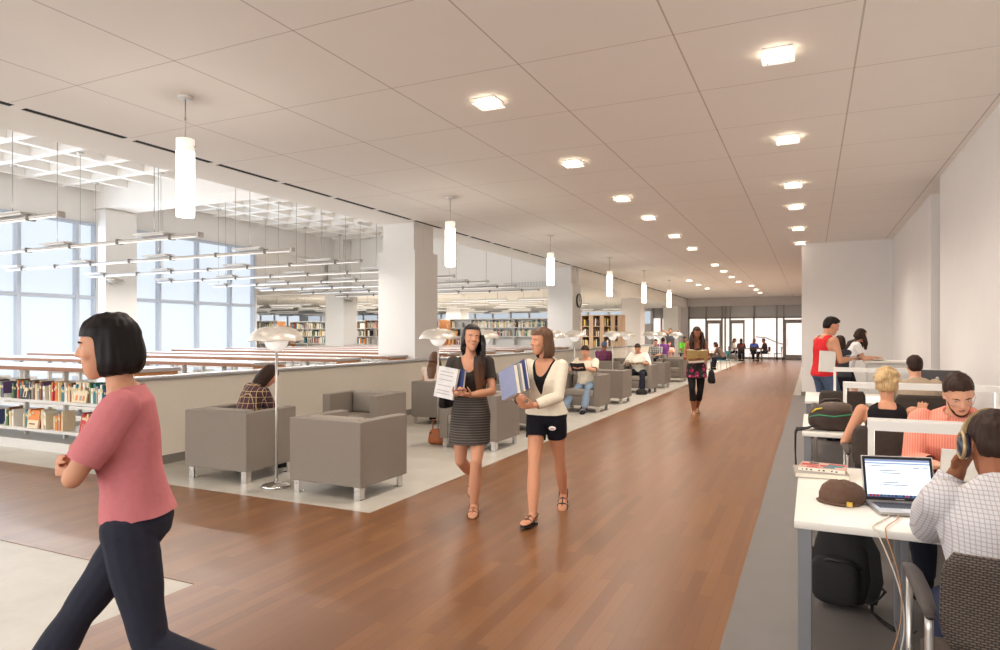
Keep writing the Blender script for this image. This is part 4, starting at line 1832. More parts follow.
DY = (3.3, 6.30, 9.28)
for y, lb, l2 in zip(DY, ('nearest white study desk with the open laptop', 'second white study desk carrying the brown sports bag', 'third white study desk, in front of the man in red'),
                     ('white desk light frame between headphone wearer and man in coral shirt', 'white desk light frame in front of the blonde', 'furthest white desk light frame, near the man in red')):
    desk(y, lb)
    task(y + 0.72, l2)
    lamp('AREA', 'task_light', (0.87, y + 0.72, 1.1), 2.2, (255, 244, 230), 1, shape='RECTANGLE', size_y=0.08).data.size = 1.1

# tall white counter by the end wall
t = thing('counter', 'tall white counter in the corner by the woman in the white tee', 'counter', (1.4, 14.9, 0))
MB().box(-0.46, 0.40, -0.4, 0.4, 1.04, 1.08, bev=0.006).build('countertop', M_DESK, t)
MB().box(-0.41, 0.38, -0.36, 0.36, 0.08, 1.04).build('body', M_WHITEP, t)
MB().box(-0.38, 0.36, -0.33, 0.33, 0, 0.08).build('plinth', M_BASE, t)


def desk_chair():
    t = thing('study_chair', '', 'chair')
    # backrest: gently curved woven panel
    b = MB()
    for off, fl in ((0, 0), (0.012, 1)):
        pass
    out, inn = [], []
    for i in range(9):
        z = 0.615 + 0.315 * i / 8
        hw = 0.245 - (0.03 if i in (0, 8) else 0.008 if i in (1, 7) else 0)
        ro, ri = [], []
        for j in range(13):
            x = -hw + 2 * hw * j / 12
            yy = -0.25 - 0.035 * (1 - (x / 0.245) ** 2) - 0.05 * (i / 8) ** 1.5 + 0.0
            ro.append((x, yy - 0.009, z))
            ri.append((x, yy + 0.009, z))
        out.append(ro + ri[::-1])
    b.rings(out, 0, True, True)
    b.build('backrest', M_MESHB, t)
    b = MB()
    rows = []
    for y, hw, z0, z1 in ((-0.235, .20, .445, .462), (-0.2, .232, .425, .468), (0, .24, .42, .462), (0.18, .24, .42, .468), (0.235, .225, .415, .455), (0.255, .19, .415, .435)):
        rows.append([(-hw, y, z0), (hw, y, z0), (hw, y, z1 - 0.012), (hw - .02, y, z1), (-hw + .02, y, z1), (-hw, y, z1 - 0.012)])
    b.rings(rows, 0, False, True)
    b.build('seat', M_SEAT, t)
    for s in (-1, 1):
        x = s * 0.272
        b = MB().tube([(x, 0.215, 0.0), (x, 0.21, 0.35), (x, 0.205, 0.70)], 0.0125, 10)
        b.build('leg', M_BRUSH, t)
        b = MB().tube([(x, -0.30, 0.0), (x, -0.255, 0.4), (x, -0.25, 0.66), (x, -0.245, 0.715)], 0.0125, 10)
        b.build('leg', M_BRUSH, t)
        MB().tube([(x, 0.21, 0.40), (x, -0.255, 0.40)], 0.011, 8).build('side_rail', M_BRUSH, t)
        rows = []
        for y, w_, z, h in ((0.275, .010, .700, .006), (0.255, .026, .708, .010), (0.12, .030, .728, .011), (-0.08, .028, .734, .011), (-0.22, .024, .722, .011), (-0.275, .014, .708, .008)):
            rows.append([(x + w_ * math.cos(2 * PI * q / 10), y, z + h * math.sin(2 * PI * q / 10)) for q in range(10)])
        MB().rings(rows, 0, True, True).build('armrest', mat('brown_black_pad', (58, 50, 46), 0.6), t)
    MB().tube([(-0.27, 0.0, 0.405), (0.27, 0.0, 0.405)], 0.011, 8).build('stretcher', M_BRUSH, t)
    return t


CHS = [((0.61, 2.72), 0, 'mesh-backed armchair under the man with headphones'),
       ((0.86, 5.17), 180, 'dark study chair of the man in the coral shirt'),
       ((0.52, 5.80), 0, 'dark study chair in which the blonde sits'),
       ((0.32, 9.02), 2, 'empty dark study chair behind the brown sports bag'),
       ((1.10, 8.78), -2, 'study chair of the person in the tan shirt')]
dc = None
for (x, y), rz, lb in CHS:
    o = dc = desk_chair() if dc is None else dc
    if lb != CHS[0][2]:
        o = dup(dc, (x, y, 0), R(rz))
    o.location = (x, y, 0.003)
    o['label'] = lb
    o['group'] = 'study chairs'


# ------------------------------------------------------------------ things on and under the desks
def screen_mat():
    return mat('lit_screen_white', (60, 64, 72), 0.2, var=0, emit=0.85, emit_rgb=(226, 238, 255))


def laptop(loc, rotz, label, open_deg=104, lit=True):
    """front edge toward -Y"""
    t = thing('laptop', label, 'laptop', loc, rotz, None)
    b = MB().box(-0.163, 0.163, -0.225, 0.0, 0.004, 0.019, bev=0.005)
    base = b.build('base', M_LAPT, t)
    b = MB()
    for i in range(6):
        for j in range(14):
            x = -0.137 + j * 0.0197
            b.box(x, x + 0.0165, -0.035 - i * 0.018 - 0.0155, -0.035 - i * 0.018, 0.019, 0.0205)
    b.build('keyboard', M_BLACK, base)
    MB().box(-0.05, 0.05, -0.214, -0.148, 0.0188, 0.0195).build('trackpad', M_ALU, base)
    a = R(open_deg - 90)
    M = Matrix.Translation((0, 0.002, 0.016)) @ Matrix.Rotation(-a, 4, 'X')
    lid = MB().box(-0.163, 0.163, 0, 0.006, 0.0, 0.225, bev=0.0028, mtx=M).build('lid', M_LAPT, t)
    MB().box(-0.158, 0.158, -0.0012, 0, 0.006, 0.220, mtx=M).build('bezel', M_BLACK, lid)
    if lit:
        sc = MB().box(-0.146, 0.146, -0.0022, -0.0012, 0.022, 0.207, 0, mtx=M)
        sc.box(-0.146, 0.146, -0.0030, -0.0022, 0.196, 0.207, 1, mtx=M)
        sc.box(-0.146, 0.146, -0.0030, -0.0022, 0.184, 0.190, 1, mtx=M)
        for x0, x1, z in ((-0.13, -0.125, .172), (-.12, -.05, .172), (.07, .1, .166), (.115, .138, .166), (-.09, -.085, .150), (-.08, 0.0, .15), (-.07, .01, .138), (-.075, .0, .092), (-.085, -.08, .08), (-.07, .04, .08)):
            sc.box(x0, x1, -0.0030, -0.0022, z, z + 0.0032, 2, mtx=M)
        sc.box(-0.146, 0.146, -0.0030, -0.0022, 0.022, 0.033, 3, mtx=M)
        rr = random.Random(2)
        for k in range(17):
            x = -0.138 + k * 0.0165
            sc.box(x, x + 0.012, -0.0036, -0.003, 0.0235, 0.0345, rr.choice((4, 5, 2, 1, 6)), mtx=M)
        sc.build('screen', [screen_mat(), mat('screen_toolbar', (90, 100, 120), 0.3, emit=0.35, emit_rgb=(150, 170, 220)), mat('screen_text', (60, 60, 66), 0.3, emit=0.12, emit_rgb=(120, 130, 160)),
                            mat('screen_dock', (70, 80, 130), 0.3, emit=0.25, emit_rgb=(110, 130, 210)), BOOKM[0], BOOKM[5], BOOKM[1]], lid)
        MB().box(-0.02, 0.02, -0.002, -0.001, 0.011, 0.0145, mtx=M).build('badge', M_ALU, lid)
    return t


laptop((0.40, 3.80, 0.751), R(13), 'open silver laptop with a lit white screen on the nearest desk')
laptop((0.80, 4.32, 0.751), R(180), 'second laptop facing away beyond the desk light, silver lid showing', 108, False)
t = thing('monitor', 'dark monitor seen from behind, right of the tan-shirted person', 'monitor', (1.42, 9.75, 0.75), PI)
MB().box(-0.24, 0.24, -0.02, 0.02, 0.09, 0.40, bev=0.012).build('housing', mat('grey_monitor_plastic', (74, 72, 72), 0.5), t)
MB().box(-0.22, 0.22, -0.0215, -0.02, 0.11, 0.385).build('screen', M_BLACK, t)
b = MB().box(-0.03, 0.03, 0.018, 0.04, 0.0, 0.2)
b.box(-0.1, 0.1, -0.07, 0.09, 0.001, 0.012, bev=0.003, seg=1)
b.build('stand', M_BLACK, t)
MB().lathe([(0, 0), (.02, 0), (.02, .002), (0, .002)], 16).build('badge', M_ALU, t).location = (0, 0.021, 0.3)
SC.objects['badge.001'].rotation_euler = (-PI / 2, 0, 0) if 'badge.001' in SC.objects else (0, 0, 0)

# flat cap
t = thing('flat_cap', 'brown flat cap lying on the nearest desk left of the laptop', 'cap', (0.145, 3.78, 0.751), R(-20))
b = MB()
rows = []
for z, rx, ry, yo in ((0.0, .098, .125, 0), (.012, .106, .130, 0), (.042, .106, .124, -.004), (.075, .092, .104, -.010), (.098, .060, .066, -.016), (.106, .02, .022, -.02)):
    rows.append([(rx * math.cos(2 * PI * q / 28), yo + ry * math.sin(2 * PI * q / 28) * (1.0 if math.sin(2 * PI * q / 28) < 0 else 0.92), z + 0.004 * math.sin(5 * 2 * PI * q / 28)) for q in range(28)])
b.rings(rows, 0, True, True)
M_CAP = mat('brown_cap_cloth', (92, 66, 50), 0.85, var=0.14, scale=40, bump=0.35)
b.build('crown', M_CAP, t)
b = MB()
rows = []
for f in range(7):
    a = R(-60 + 20 * f)
    rows.append([(0.1 * math.sin(a), -(0.1 + .02 * 0) * math.cos(a) - 0.01, .008), (0.118 * math.sin(a), -0.128 * math.cos(a) - .01, .003), (0.118 * math.sin(a), -0.128 * math.cos(a) - .01, .010), (0.1 * math.sin(a), -0.1 * math.cos(a) - .01, .02)])
b.rings(rows, 0, True, True)
b.build('peak', M_CAP, t)
MB().tube([(0, -.018, .104), (0, -.018, .110)], 0.008, 10).build('button', M_CAP, t)
MB().box(0.06, 0.085, -0.128, -0.122, 0.006, 0.028).build('label_patch', mat('yellow_patch', (206, 168, 60), 0.6), t)


# books and papers on the desk
def flat_book(name, loc, rotz, w, d, h, m, label, group, deco=None, tilt=None):
    b = MB()
    b.box(-w / 2, w / 2, -d / 2, d / 2, 0, 0.003)
    b.box(-w / 2 + 0.004, w / 2 - 0.004, -d / 2 + 0.004, d / 2 - 0.003, 0.003, h - 0.003, 1)
    b.box(-w / 2, w / 2, -d / 2, d / 2, h - 0.003, h)
    b.box(-w / 2, -w / 2 + 0.003, -d / 2, d / 2, 0.003, h - 0.003)
    if deco:
        deco(b, w, d, h)
    o = b.build(name, m)
    o.location = loc
    if tilt:
        o.rotation_euler = tilt
    else:
        o.rotation_euler.z = rotz
    return tag(o, label, name.replace('_', ' '), group)


def deco_mag(b, w, d, h):
    rr = random.Random(4)
    b.box(-w / 2, w / 2, -d / 2 - 0.0005, -d / 2, 0.001, h - 0.001, 1)
    for k in range(9):
        x, y = rr.uniform(-w * .48, w * .15), rr.uniform(-d * .48, d * .2)
        b.box(x, x + rr.uniform(.05, .09), y, y + rr.uniform(.03, .06), h, h + 0.0006 + k * .0001, rr.choice((2, 3, 4)))
    for k in range(9):      # heavy dark letters on the white spine edge
        x = -w * .42 + k * w * .09
        b.box(x, x + w * (.022 + .012 * (k % 3)), -d / 2 - 0.0008, -d / 2, h * .3, h * (.62 + .08 * (k % 2)), 3 if k not in (3, 6) else 1)


flat_book('magazine', (0.05, 4.42, 0.751), R(4), 0.29, 0.24, 0.03, [mat('newsprint_grey', (160, 152, 144), 0.8, var=0.1, scale=30), M_PAGES],
          'greyish magazine under the colourful book on the nearest desk', 'printed matter on the near desk')
flat_book('book', (0.065, 4.44, 0.782), R(-6), 0.25, 0.2, 0.022, [mat('rosy_book_cover', (190, 150, 136), 0.5), M_PAGES, BOOKM[0], BOOKM[4], BOOKM[5]],
          'book with a red and teal cover on top of the magazine', 'printed matter on the near desk', deco_mag)

# earphone cord from the laptop over the desk edge
pts = []
for i in range(33):
    f = i / 32
    if f < .35:
        g = f / .35
        pts.append((0.33 - .07 * g + .02 * math.sin(g * 5), 3.66 - .375 * g, 0.757))
    else:
        g = (f - .35) / .65
        pts.append((0.255 + .10 * math.sin(g * 3.0), 3.278 - .05 * math.sin(g * PI), 0.752 - .70 * g))
o = MB().tube(pts, 0.0032, 6).build('earphone_cord', mat('white_cord', (214, 204, 190), 0.5))
tag(o, 'thin pale cord running from the laptop over the front desk edge', 'cord')
pts = [(p[0] + .03 * math.sin(i / 6), p[1] - 0.004, p[2] + .0) for i, p in enumerate(pts)]
pts = [(p[0] + 0.02, p[1], p[2] + .003) if i < 12 else p for i, p in enumerate(pts)]
o = MB().tube(pts, 0.0026, 6).build('power_cord', mat('orange_tan_cord', (190, 140, 96), 0.5))
tag(o, 'thin tan cord hanging beside the pale one at the desk edge', 'cord')


# backpack under the desk
def superbox(b, c, r, e=0.5, n=20, m=12, mi=0, fn=None):
    rings = []
    for i in range(m + 1):
        a = -PI / 2 + PI * i / m
        ca, sa = abs(math.cos(a)) ** e + 1e-3, math.copysign(abs(math.sin(a)) ** e, a)
        ring = []
        for q in range(n):
            t_ = 2 * PI * q / n
            x = math.copysign(abs(math.cos(t_)) ** e, math.cos(t_)) * ca
            y = math.copysign(abs(math.sin(t_)) ** e, math.sin(t_)) * ca
            p = V((c[0] + r[0] * x, c[1] + r[1] * y, c[2] + r[2] * sa))
            ring.append(fn(p) if fn else p)
        rings.append(ring)
    b.rings(rings, mi, True, True)


t = thing('backpack', 'black backpack standing under the nearest desk', 'backpack', (0.17, 4.42, 0.003), R(-12))
b = MB()
superbox(b, (0, 0, 0.25), (0.165, 0.11, 0.245), 0.55, fn=lambda p: V((p.x * (1 - .25 * max(0, p.z - .25) / .25), p.y * (1 - .35 * max(0, p.z - .2) / .3), p.z)))
b.build('main_bag', M_BLKFAB, t)
b = MB()
superbox(b, (-.02, -.10, 0.16), (0.13, 0.06, 0.14), 0.55)
b.build('front_pocket', M_BLKFAB, t)
MB().tube([(-0.14, -.115, .25), (-.05, -.15, .29), (.06, -.15, .29), (.12, -.115, .25)], 0.006, 6).build('zip', M_BLACK, t)
MB().box(-.172, -.16, -.06, .02, .12, .3, bev=.004).build('side_trim', mat('maroon_trim', (110, 36, 44), 0.7), t)
MB().strap([(.04, -.09, .50), (.12, -.15, .50), (.19, -.19, .38), (.205, -.18, .22), (.165, -.12, .07)], .06, .008, (1, .3, .2)).build('shoulder_strap', M_BLKFAB, t)
MB().strap([(.165, -.12, .07), (.21, -.16, .12), (.24, -.16, .17), (.20, -.13, .19), (.17, -.11, .13), (.17, -.13, .03), (.22, -.17, .012), (.30, -.26, .008), (.37, -.29, .012), (.40, -.28, .04)], .026, .006, (0.3, 1, .1)).build('loose_strap', M_BLKFAB, t)
MB().tube([(-.03, .02, .485), (-.02, .02, .53), (.03, .02, .53), (.04, .02, .485)], .009, 8).build('grab_handle', M_BLKFAB, t)

# brown sports bag on the second desk
t = thing('sports_bag', 'brown and black sports bag lying on the second desk', 'bag', (0.17, 6.52, 0.751), R(4))
M_BAG = mat('dark_brown_nylon', (58, 42, 36), 0.6, var=0.2, scale=14, bump=0.4)
b = MB()
superbox(b, (0, 0, 0.12), (0.195, 0.13, 0.12), 0.6, fn=lambda p: V((p.x, p.y, p.z * (1 - .22 * (p.x / .2) ** 2) + .012 * math.sin(p.x * 30) * (p.z > .12))))
b.build('bag_body', M_BAG, t)
b = MB()
superbox(b, (.02, -.05, .20), (0.13, 0.075, 0.055), 0.7)
b.build('top_flap', mat('olive_brown_flap', (92, 76, 64), 0.6, var=.15, scale=20, bump=.4), t)
MB().tube([(-.185, -.075, .12), (-.12, -.135, .145), (0, -.14, .135), (.12, -.135, .155), (.18, -.08, .165)], .006, 6).build('green_piping', mat('green_piping', (52, 140, 92), 0.6), t)
MB().tube([(-.17, -.09, .16), (-.14, -.11, .19), (-.09, -.125, .205)], .007, 6).build('yellow_tag', mat('yellow_tag', (224, 196, 40), 0.6), t)
MB().tube([(-.1, 0, .23), (-.06, -.02, .27), (.04, -.02, .275), (.1, 0, .23)], .012, 8).build('grab_handle', M_BAG, t)
b = MB().strap([(-.15, -.10, .05), (-.20, -.10, .022), (-.235, -.09, .008), (-.285, -.07, .002), (-.298, -.06, -.03), (-.30, -.05, -.2), (-.295, -.04, -.36)], .055, .010, (0, 1, 0))
b.strap([(-.285, .0, .002), (-.30, .0, -.03), (-.30, .01, -.18), (-.29, .02, -.33)], .05, .010, (0, 1, 0))
b.strap([(-.15, .02, .03), (-.2, .02, .012), (-.285, .0, .006)], .05, .008, (0, 1, 0))
b.build('hanging_strap', M_BLKFAB, t)

# things on the floor of the lounge
M_TAN = mat('orange_leather', (170, 96, 50), 0.5, var=.1, scale=20, bump=.2)


def small_bag(loc, rotz, label, m, w=.15, d=.08, h=.2, name='handbag'):
    t = thing(name, label, 'bag', loc, rotz)
    b = MB()
    superbox(b, (0, 0, h * .45), (w, d, h * .45), .5, fn=lambda p: V((p.x * (1 - .25 * p.z / h), p.y * (1 - .5 * p.z / h), p.z)))
    b.build('bag_body', m, t)
    MB().tube([(-w * .5, 0, h * .85), (-w * .4, 0, h * 1.4), (w * .4, 0, h * 1.4), (w * .5, 0, h * .85)], .009, 8).build('handle', m, t)
    MB().box(-w * .75, w * .75, -d * .62, -d * .45, h * .62, h * .7, bev=.004).build('flap_edge', M_BLACK, t)
    return t


small_bag((-4.92, 8.30, 0.0), R(20), 'orange leather handbag on the floor at the foot of the second floor lamp', M_TAN, .14, .09, .25)
small_bag((-4.75, 12.55, 0.0), R(-10), 'black bag on the floor by the feet of the reading man', M_BLKFAB, .2, .12, .2, 'floor_bag')
small_bag((-4.05, 17.35, 0.0), R(10), 'black bag on the floor beside the man in the white shirt', M_BLKFAB, .16, .1, .16, 'floor_bag')
small_bag((-4.28, 8.40, 0.462), R(90), 'dark bag resting on the armchair behind the two walking women', M_BLKFAB, .17, .11, .26, 'seat_bag')
# ------------------------------------------------------------------ the people
SK = {k: skin('skin_' + k, c) for k, c in dict(light=(214, 160, 132), tan=(200, 146, 116), brown=(150, 96, 68), warm=(204, 146, 114)).items()}
HB = mat('black_hair', (24, 19, 19), 0.55, var=.3, scale=50, stretch=(3, 3, .3), spec=.2)
HD = mat('dark_brown_hair', (50, 34, 27), 0.55, var=.3, scale=50, stretch=(3, 3, .3), spec=.2)
HM = mat('brown_hair', (96, 68, 50), 0.55, var=.3, scale=50, stretch=(3, 3, .3), spec=.25)
HC = mat('chestnut_hair', (98, 64, 42), 0.5, var=.2, scale=50, stretch=(3, 3, .3))
HBL = mat('blonde_hair', (196, 164, 116), 0.6, var=.4, scale=60, stretch=(3, 3, .3))


def cloth(name, rgb, **k):
    return mat(name, rgb, k.pop('rough', 0.85), var=k.pop('var', .07), scale=k.pop('scale', 40), bump=k.pop('bump', .1), spec=.2, **k)


JEAN = cloth('blue_denim', (74, 88, 112), scale=90)
JEANL = cloth('faded_denim', (128, 146, 166), scale=60, var=.14)
BLKC = cloth('black_cloth', (28, 26, 28))
NAVY = cloth('dark_denim', (42, 44, 56))


def ombre():
    # dyed hair: black at the crown, chestnut towards the ends
    m, nt, b = new_mat('ombre_hair')
    tc = N(nt, 'ShaderNodeTexCoord')
    sp = N(nt, 'ShaderNodeSeparateXYZ')
    nt.links.new(tc.outputs['Object'], sp.inputs[0])
    k = nt.nodes.new('ShaderNodeMapRange')
    k.inputs[1].default_value, k.inputs[2].default_value = 1.42, 1.20
    nt.links.new(sp.outputs[2], k.inputs[0])
    mp = N(nt, 'ShaderNodeMapping')
    mp.inputs['Scale'].default_value = (3, 3, .3)
    nt.links.new(tc.outputs['Object'], mp.inputs[0])
    no = N(nt, 'ShaderNodeTexNoise')
    no.inputs['Scale'].default_value = 50
    nt.links.new(mp.outputs[0], no.inputs['Vector'])
    col = mixc(nt, k.outputs[0], lin((26, 20, 20)), lin((104, 68, 44)))
    nt.links.new(mixc(nt, math_node(nt, 'MULTIPLY', no.outputs[0], .5), col, lin((20, 15, 14))), b.inputs['Base Color'])
    b.inputs['Roughness'].default_value = .55
    b.inputs['Specular IOR Level'].default_value = .25
    return m


def wp(loc, h, p):
    return V(loc) + Matrix.Rotation(R(h), 3, 'Z') @ V(p)


crew = lambda x, y: np.where(y > 0, .945 + .0 * x, 1.01)
scoop = lambda x, y: np.where(y > -0.01, .80 + np.minimum(.22, (np.abs(x) / .085) ** 2 * .13), .98)
deepscoop = lambda x, y: np.where(y > -0.01, .72 + np.minimum(.3, (np.abs(x) / .07) ** 2 * .2), .96)
tank = lambda x, y: np.where((np.abs(x) > .055) & (np.abs(x) < .125), 1.2, np.where(y > 0, .74, .87))
tankm = lambda x, y: np.where((np.abs(x) > .06) & (np.abs(x) < .135), 1.2, np.where(y > 0, .80, .93))
SITK = dict(kR=(.12, .5, 1), kL=(-.12, .5, 1))


def held_book(loc, h, p, w, d, th, m, label, rot, name='book', group=None, deco=None):
    b = MB()
    c = .003
    b.box(-w / 2, w / 2, -th / 2, -th / 2 + c, -d / 2, d / 2)
    b.box(-w / 2, w / 2, th / 2 - c, th / 2, -d / 2, d / 2)
    b.box(-w / 2, -w / 2 + c, -th / 2 + c, th / 2 - c, -d / 2, d / 2)
    b.box(-w / 2 + c, w / 2 - c, -th / 2 + c, th / 2 - c, -d / 2 + c, d / 2 - c, 1)
    if deco:
        deco(b, w, d, th)
    o = b.build(name, m)
    o.location = wp(loc, h, p)
    o.rotation_euler = (Matrix.Rotation(R(h), 3, 'Z') @ Matrix.Rotation(R(rot[2]), 3, 'Z') @ Matrix.Rotation(R(rot[1]), 3, 'Y') @ Matrix.Rotation(R(rot[0]), 3, 'X')).to_euler()
    return tag(o, label, name.replace('_', ' '), group)


def open_book(loc, h, p, w, d, label, tiltx=0, cover=None, name='book'):
    t = thing(name, label, 'book', wp(loc, h, p), R(h))
    M = Matrix.Rotation(R(tiltx), 4, 'X')
    bc, bp = MB(), MB()
    for s in (-1, 1):
        rows, rc = [], []
        for i in range(6):
            f = i / 5
            x = s * w / 2 * f
            z = .018 * math.sin(f * PI * .8) + f * .02
            rows.append([M @ V((x, -d / 2, z)), M @ V((x, d / 2, z)), M @ V((x, d / 2, f * .018 + .002)), M @ V((x, -d / 2, f * .018 + .002))])
            rc.append([M @ V((x * 1.03, -d / 2 - .004, f * .018 + .0015)), M @ V((x * 1.03, d / 2 + .004, f * .018 + .0015)), M @ V((x * 1.03, d / 2 + .004, f * .018 - .002)), M @ V((x * 1.03, -d / 2 - .004, f * .018 - .002))])
        bp.rings(rows, 0, False, True)
        bc.rings(rc, 0, False, True)
    bp.build('pages', M_PAGES, t)
    bc.build('cover', cover or BOOKM[4], t)
    return t


# ---- 1 the woman in pink walking past
PT = cloth('pink_tee_cloth', (196, 118, 122), var=.05)
person('woman in a pink tee and dark trousers striding left in the foreground', (-2.37, 1.72, 0.004), 130,
       dict(hip_z=.885, lean=5, curl=3, twist=10, hip_twist=-8, head=(4, 6, 0), aR=(.06, .46, .10), fR=(0, -14), aL=(-.07, -.41, .18), fL=(0, 42),
            wL=(.04, .185, 1.13), eL=(-.5, .5, -1), wR=(-.03, .215, 1.10), eR=(.5, .5, -1), hdL=(1, .25, .3), hdR=(-1, .25, .2), hnL=(.1, -1, 0), hnR=(-.1, -1, 0), hcL=40, hcR=40),
       dict(h=1.73, bust=.8, hipf=.88, fat=.92, skin=SK['tan'], hair='bobfringe', hlen=.095, hairmat=HB, shoes=('shoe', BLKC), clothes=[
           dict(name='trousers', mat=NAVY, torso=True, legs=2, inf=.010, flare=.035, t0=-.4, t1=.18, wr=.006, wscale=8),
           dict(name='t_shirt', mat=PT, inf=.020, hem_inf=.010, sleeve=.8, sf=1.2, t0=.02, t1=crew, wr=.006, wscale=9)]), .0075)

# ---- 2 and 3 the two women walking toward the camera
W1, h1 = (-2.78, 5.28, 0.004), 196
GREY1 = cloth('charcoal_tee', (58, 52, 48))


def stripes(name, base, line, rep, wid, ax='z'):
    return grid_mat(name, base, [(ax, rep, wid, 0, line)])


person('walking woman in a charcoal striped mini dress, long dark hair, books on her arm', W1, h1,
       dict(hip_z=.905, lean=1, curl=2, twist=4, head=(24, -2, -4), aL=(-.05, .10, .088), aR=(.05, -.33, .26), fR=(0, 52), kR=(.1, 1, -.1),
            wR=(.075, .262, 1.075), eR=(.7, -.6, -.5), wL=(-.05, .275, 1.07), eL=(-.75, -.5, -.5), hdR=(-.5, .6, .1), hdL=(.55, .6, .1), hnR=(-.3, -.2, 1), hnL=(.3, -.2, 1), hcR=40, hcL=40),
       dict(h=1.69, skin=SK['tan'], hair='long', hlen=.34, locks=((-1, .52, .05, .044),), hairmat=ombre(), shoes=('sandal', mat('tan_sandal', (140, 98, 66), 0.6)), clothes=[
           dict(name='skirt', mat=stripes('striped_skirt', (52, 46, 42), (104, 94, 86), 46, .3), skirt=(.34, .62, .022, 0), torso=False, solid=True, inf=.012, t0=-.4, t1=.4, wr=.004),
           dict(name='dress_top', mat=GREY1, inf=.010, sleeve=.62, sf=1.5, t0=.2, t1=deepscoop, wr=.003)]), .0075)
held_book(W1, h1, (.165, .235, 1.17), .20, .27, .03, [mat('grey_notebook_cover', (206, 204, 204), .5, var=.1), M_PAGES, BOOKM[7], BOOKM[1]], 'white notebook held upright by the woman in the striped dress', (-8, 8, 160), 'notebook',
          None, lambda b, w, d, th: [b.box(-w * .38, w * .3, -th / 2 - .0012, -th / 2, z, z + .006, 2) for z in (-.1, -.075, -.03, .02, .06, .09)])
held_book(W1, h1, (.085, .20, 1.18), .16, .22, .035, [BOOKM[1], M_PAGES], 'dark blue book behind the white notebook of the striped-dress woman', (-6, 4, 162), 'book')
t = thing('phone', 'red phone in the hands of the woman in the striped dress', 'phone', wp(W1, h1, (0.015, .345, 1.115)), R(h1))
MB().box(-.034, .034, -.062, .062, 0, .009, bev=.004).build('case', mat('dark_red_case', (120, 40, 44), .4), t)
MB().box(-.030, .030, -.055, .055, .009, .010).build('screen', M_BLACK, t)
t = small_bag(wp(W1, h1, (.235, -.05, .92)), R(h1 + 80), 'black handbag hanging at the side of the striped-dress woman', BLKC, .13, .05, .2)

W2, h2 = (-2.09, 5.38, 0.004), 184
CREAM = cloth('cream_jacket_cloth', (226, 216, 196), var=.04)
person('walking woman in a cream jacket and black shorts, smiling to her side, carrying books', W2, h2,
       dict(hip_z=.895, lean=3, curl=2, twist=-6, head=(-42, 2, 2), aR=(.035, .27, .088), fR=(0, -6), aL=(-.05, -.37, .135), fL=(4, 30),
            wR=(.145, .285, 1.03), eR=(.8, -.6, -.4), wL=(.03, .275, .995), eL=(-.8, -.35, -.5), hdR=(-.35, .8, .2), hdL=(.75, .45, .0), hnR=(-.5, -.3, .8), hnL=(.2, -.6, .6), hcR=38, hcL=35),
       dict(h=1.65, skin=SK['warm'], hair='bob', hlen=.135, part=.6, hairmat=HM, shoes=('sandal', mat('black_sandal', (34, 28, 26), 0.5)), clothes=[
           dict(name='top', mat=BLKC, inf=.007, t0=.1, t1=deepscoop, wr=.002),
           dict(name='shorts', mat=cloth('black_short_cloth', (24, 24, 32)), legs=.44, inf=.016, t0=-.4, t1=.2, wr=.004),
           dict(name='jacket', mat=CREAM, inf=.014, hem_inf=.024, sleeve=1.86, sf=1.1, t0=.02, t1=lambda x, y: np.where(y > .0, 1.0, 1.06), open=lambda z: np.clip((z - .38) * .17, 0, .1), wr=.007, wscale=8)]), .0075)
for i, (p, w, d, th, m, lb) in enumerate((((.225, .31, 1.185), .19, .26, .045, mat('lilac_cover', (128, 134, 164), .5), 'lilac-blue thick book on the outside of the jacket woman\'s stack'),
                                          ((.19, .275, 1.20), .19, .26, .03, BOOKM[7], 'grey book in the middle of the jacket woman\'s stack'),
                                          ((.158, .245, 1.225), .19, .27, .025, BOOKM[1], 'dark navy binder nearest the chest of the jacket woman'))):
    held_book(W2, h2, p, w, d, th, [m, M_PAGES], lb, (-14, -24, 158), 'book', 'books carried by the jacket woman')
# her necklace, badge
t = thing('name_badge', 'white oval badge on the black shorts of the jacket woman', 'badge', wp(W2, h2, (-.105, .165, .80)), R(h2))
b = MB()
b.ball((0, 0, 0), (.032, .004, .018), 0, 16, 8)
b.build('badge_plate', M_WHITEP, t)
MB().ball((0, .003, -.003), (.02, .002, .006), 0, 12, 6).build('badge_mark', mat('badge_red', (200, 80, 90), .5), t)

# ---- 4 woman with the flowered tunic
W4, h4 = (-2.06, 13.5, 0.004), 192


def floral():
    m, nt, b = new_mat('floral_tunic')
    tc = N(nt, 'ShaderNodeTexCoord')
    v = N(nt, 'ShaderNodeTexVoronoi')
    v.inputs['Scale'].default_value = 8.5
    nt.links.new(tc.outputs['Object'], v.inputs['Vector'])
    k = math_node(nt, 'LESS_THAN', v.outputs['Distance'], .47)
    v2 = N(nt, 'ShaderNodeTexVoronoi')
    v2.inputs['Scale'].default_value = 17
    nt.links.new(tc.outputs['Object'], v2.inputs['Vector'])
    pet = mixc(nt, math_node(nt, 'LESS_THAN', v2.outputs['Distance'], .4), lin((120, 20, 60)), lin((206, 62, 116)))
    g = mixc(nt, math_node(nt, 'LESS_THAN', v2.outputs['Distance'], .22), lin((26, 24, 26)), lin((60, 84, 50)))
    nt.links.new(mixc(nt, k, g, pet), b.inputs['Base Color'])
    b.inputs['Roughness'].default_value = .8
    return m


